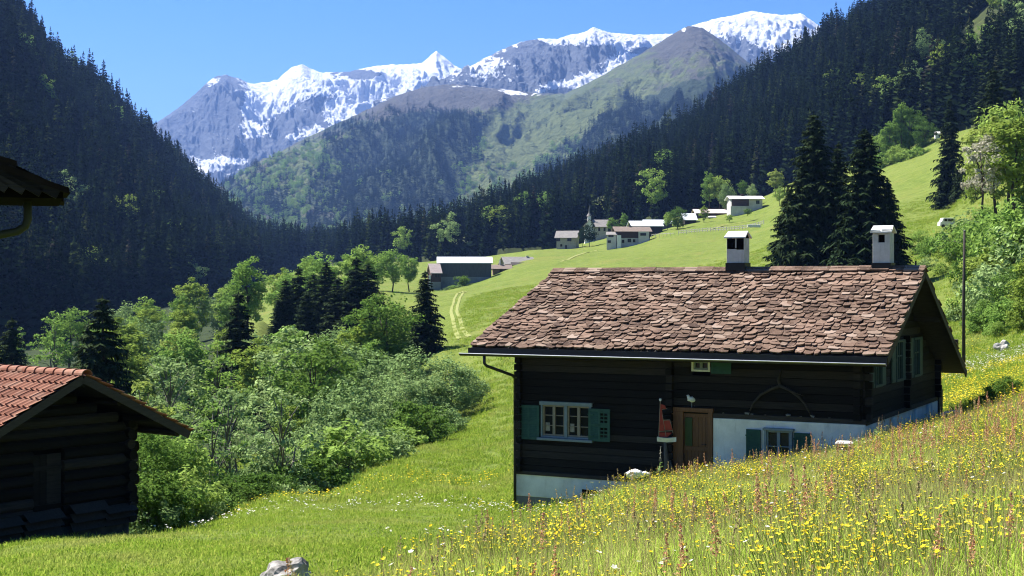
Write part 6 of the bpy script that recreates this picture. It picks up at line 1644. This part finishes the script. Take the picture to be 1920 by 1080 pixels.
sc('meadow_grass', behind(34000, 42, 120), MIDG, .8, 1.5, 'longer grass on the meadow around and behind the house')
pf = place(60000, 118, 330, 'all', dens=lambda X, Y: (X > np.interp(Y, [118, 200, 330], [-6, -9, -10])) * np.clip(.55 + 1.2 * fbm(X / 18, Y / 30, 3), 0, 1))
sc('meadow_tufts', pf, MIDG, 1.2, 2.2, 'rough tufts on the far meadow')
sc('low_daisies', np.concatenate([place(5000, 30, 60, 'short', dens=lambda X, Y: np.clip(1 - np.abs((Y - 40 - X * .3 - 5 * fbm(X / 4, Y / 4, 2)) / 6), 0, 1) * .4 * (X > -9)), place(2500, 22, 60, 'short', dens=patch(4, 3, .2, 2))]), DAISY_LOW, .8, 1.4, 'small white flowers scattered in the mown meadow')
p = place(14000, 40, 100, 'all', dens=lambda X, Y: np.clip(fbm(X / 7 + 4, Y / 7, 3) * 2 + .25, 0, 1) * ((X > 10) | (Y < 60)))
p2 = place(16000, 44, 74, 'all', dens=lambda X, Y: (X > 14) * np.clip(.5 + 1.5 * fbm(X / 5, Y / 5 + 3, 3), 0, 1))
sc('low_buttercups', np.concatenate([p, p2]), YEL_LOW, 1.0, 1.7, 'small yellow flowers across the meadow around the house')
p = place(20000, 58, 100, 'all', dens=lambda X, Y: np.clip(1 - np.abs((Y - 78) / 9), 0, 1) * (X > 18))
sc('low_daisies', p, DAISY_LOW, 1.0, 1.8, 'white flowers drifting over the meadow right of the house')
# pale mullein beside the post, tall weeds at the right corner of the plinth
def mullein(px, py, top, Y, label, seed, mat):
    x = (px - 960) / F * Y; g = gz(x, Y); h = (540 - top) / F * Y - g; rd_ = np.random.default_rng(seed)
    o = thing('tall_weed', label, 'plant', (x, Y, g))
    parts = panicle(seed, h, mat, 40, .05, .4)
    link('flower_spike', mesh_parts('flower_spike', parts), o)
    V = []; Fq = []
    for i in range(14):
        z = h * rd_.uniform(.05, .6); a = rd_.uniform(0, 6.28); L = .22 * (1 - z / h * .7); d = np.array([math.cos(a), math.sin(a), 0]); s_ = np.array([-d[1], d[0], 0]) * L * .2; c = np.array([0, 0, z]); k_ = len(V)
        V += [c, c + d * L * .5 + s_ + [0, 0, L * .45], c + d * L + [0, 0, L * .5], c + d * L * .5 - s_ + [0, 0, L * .45]]; Fq.append((k_, k_ + 1, k_ + 2, k_ + 3))
    link('leaves', mesh_parts('leaves', [(V, Fq, M['leaf_grey'])]), o)
mullein(1236, 880, 838, 41.2, 'pale mullein plant growing left of the grey post', 5, M['petal_white'])
mullein(1647, 840, 782, 37.0, 'tall pale weed in front of the right corner of the plinth', 6, M['straw'])
mullein(1652, 840, 790, 37.3, 'second tall weed, just right of the taller pale one by the plinth', 7, M['straw'])

# ---- cart track and foot paths, laid on the meadow
k = NT('trodden_path'); n = k.noise(k.pos(), 1.5, 5, .7); k.bsdf(k.ramp(n, [(.3, (.14, .175, .04)), (.7, (.24, .24, .095))]), .95, spec=.1); M['path'] = k.m
def path(pts, w, label=None):
    P3 = []
    for i in range(len(pts) - 1):
        for t in np.linspace(0, 1, 14, endpoint=False): P3.append([pts[i][j] + (pts[i + 1][j] - pts[i][j]) * t for j in range(3)])
    P3.append(list(pts[-1])); xy = np.array([((a - 960) / F * Y, Y) for a, b, Y in P3])
    for _ in range(6): xy[1:-1] = (xy[:-2] + xy[1:-1] * 2 + xy[2:]) / 4
    d = np.gradient(xy, axis=0); d /= np.linalg.norm(d, axis=1)[:, None]; nr = np.stack([-d[:, 1], d[:, 0]], 1)
    L, Rr = xy + nr * w / 2, xy - nr * w / 2; V = np.concatenate([np.column_stack([q, ground(q[:, 0], q[:, 1]) + .09]) for q in (L, Rr)]); m = len(xy)
    i = np.arange(m - 1); return tag(link('path', np_mesh('path', V, np.stack([i, i + m, i + m + 1, i + 1], 1), M['path'], True)), kind='structure')
path([(868, 545, 385), (852, 560, 330), (845, 580, 270), (852, 608, 215), (862, 622, 190)], .6)
path([(876, 548, 378), (860, 565, 318), (856, 585, 262), (866, 610, 210), (880, 628, 185)], .6)
path([(1052, 497, 445), (1075, 487, 470), (1100, 478, 500), (1118, 472, 530)], 1.2)
path([(1330, 428, 505), (1370, 420, 520), (1420, 414, 520), (1450, 410, 520)], 1.3)
# ================================================================== AIR
k = NT('haze_air')
v = k.n('ShaderNodeVolumePrincipled')
v.inputs['Color'].default_value = (0.24, 0.44, 1.0, 1)
v.inputs['Density'].default_value = 0.000052
v.inputs['Anisotropy'].default_value = 0.2
k.t.links.new(v.outputs[0], k.out.inputs['Volume'])
hb = MB(); hb.box(-9000, 9000, -60, 14000, -160, 2100)
tag(hb.build('haze', k.m), 'pale blue air in front of the far mountains', None, None, 'stuff')
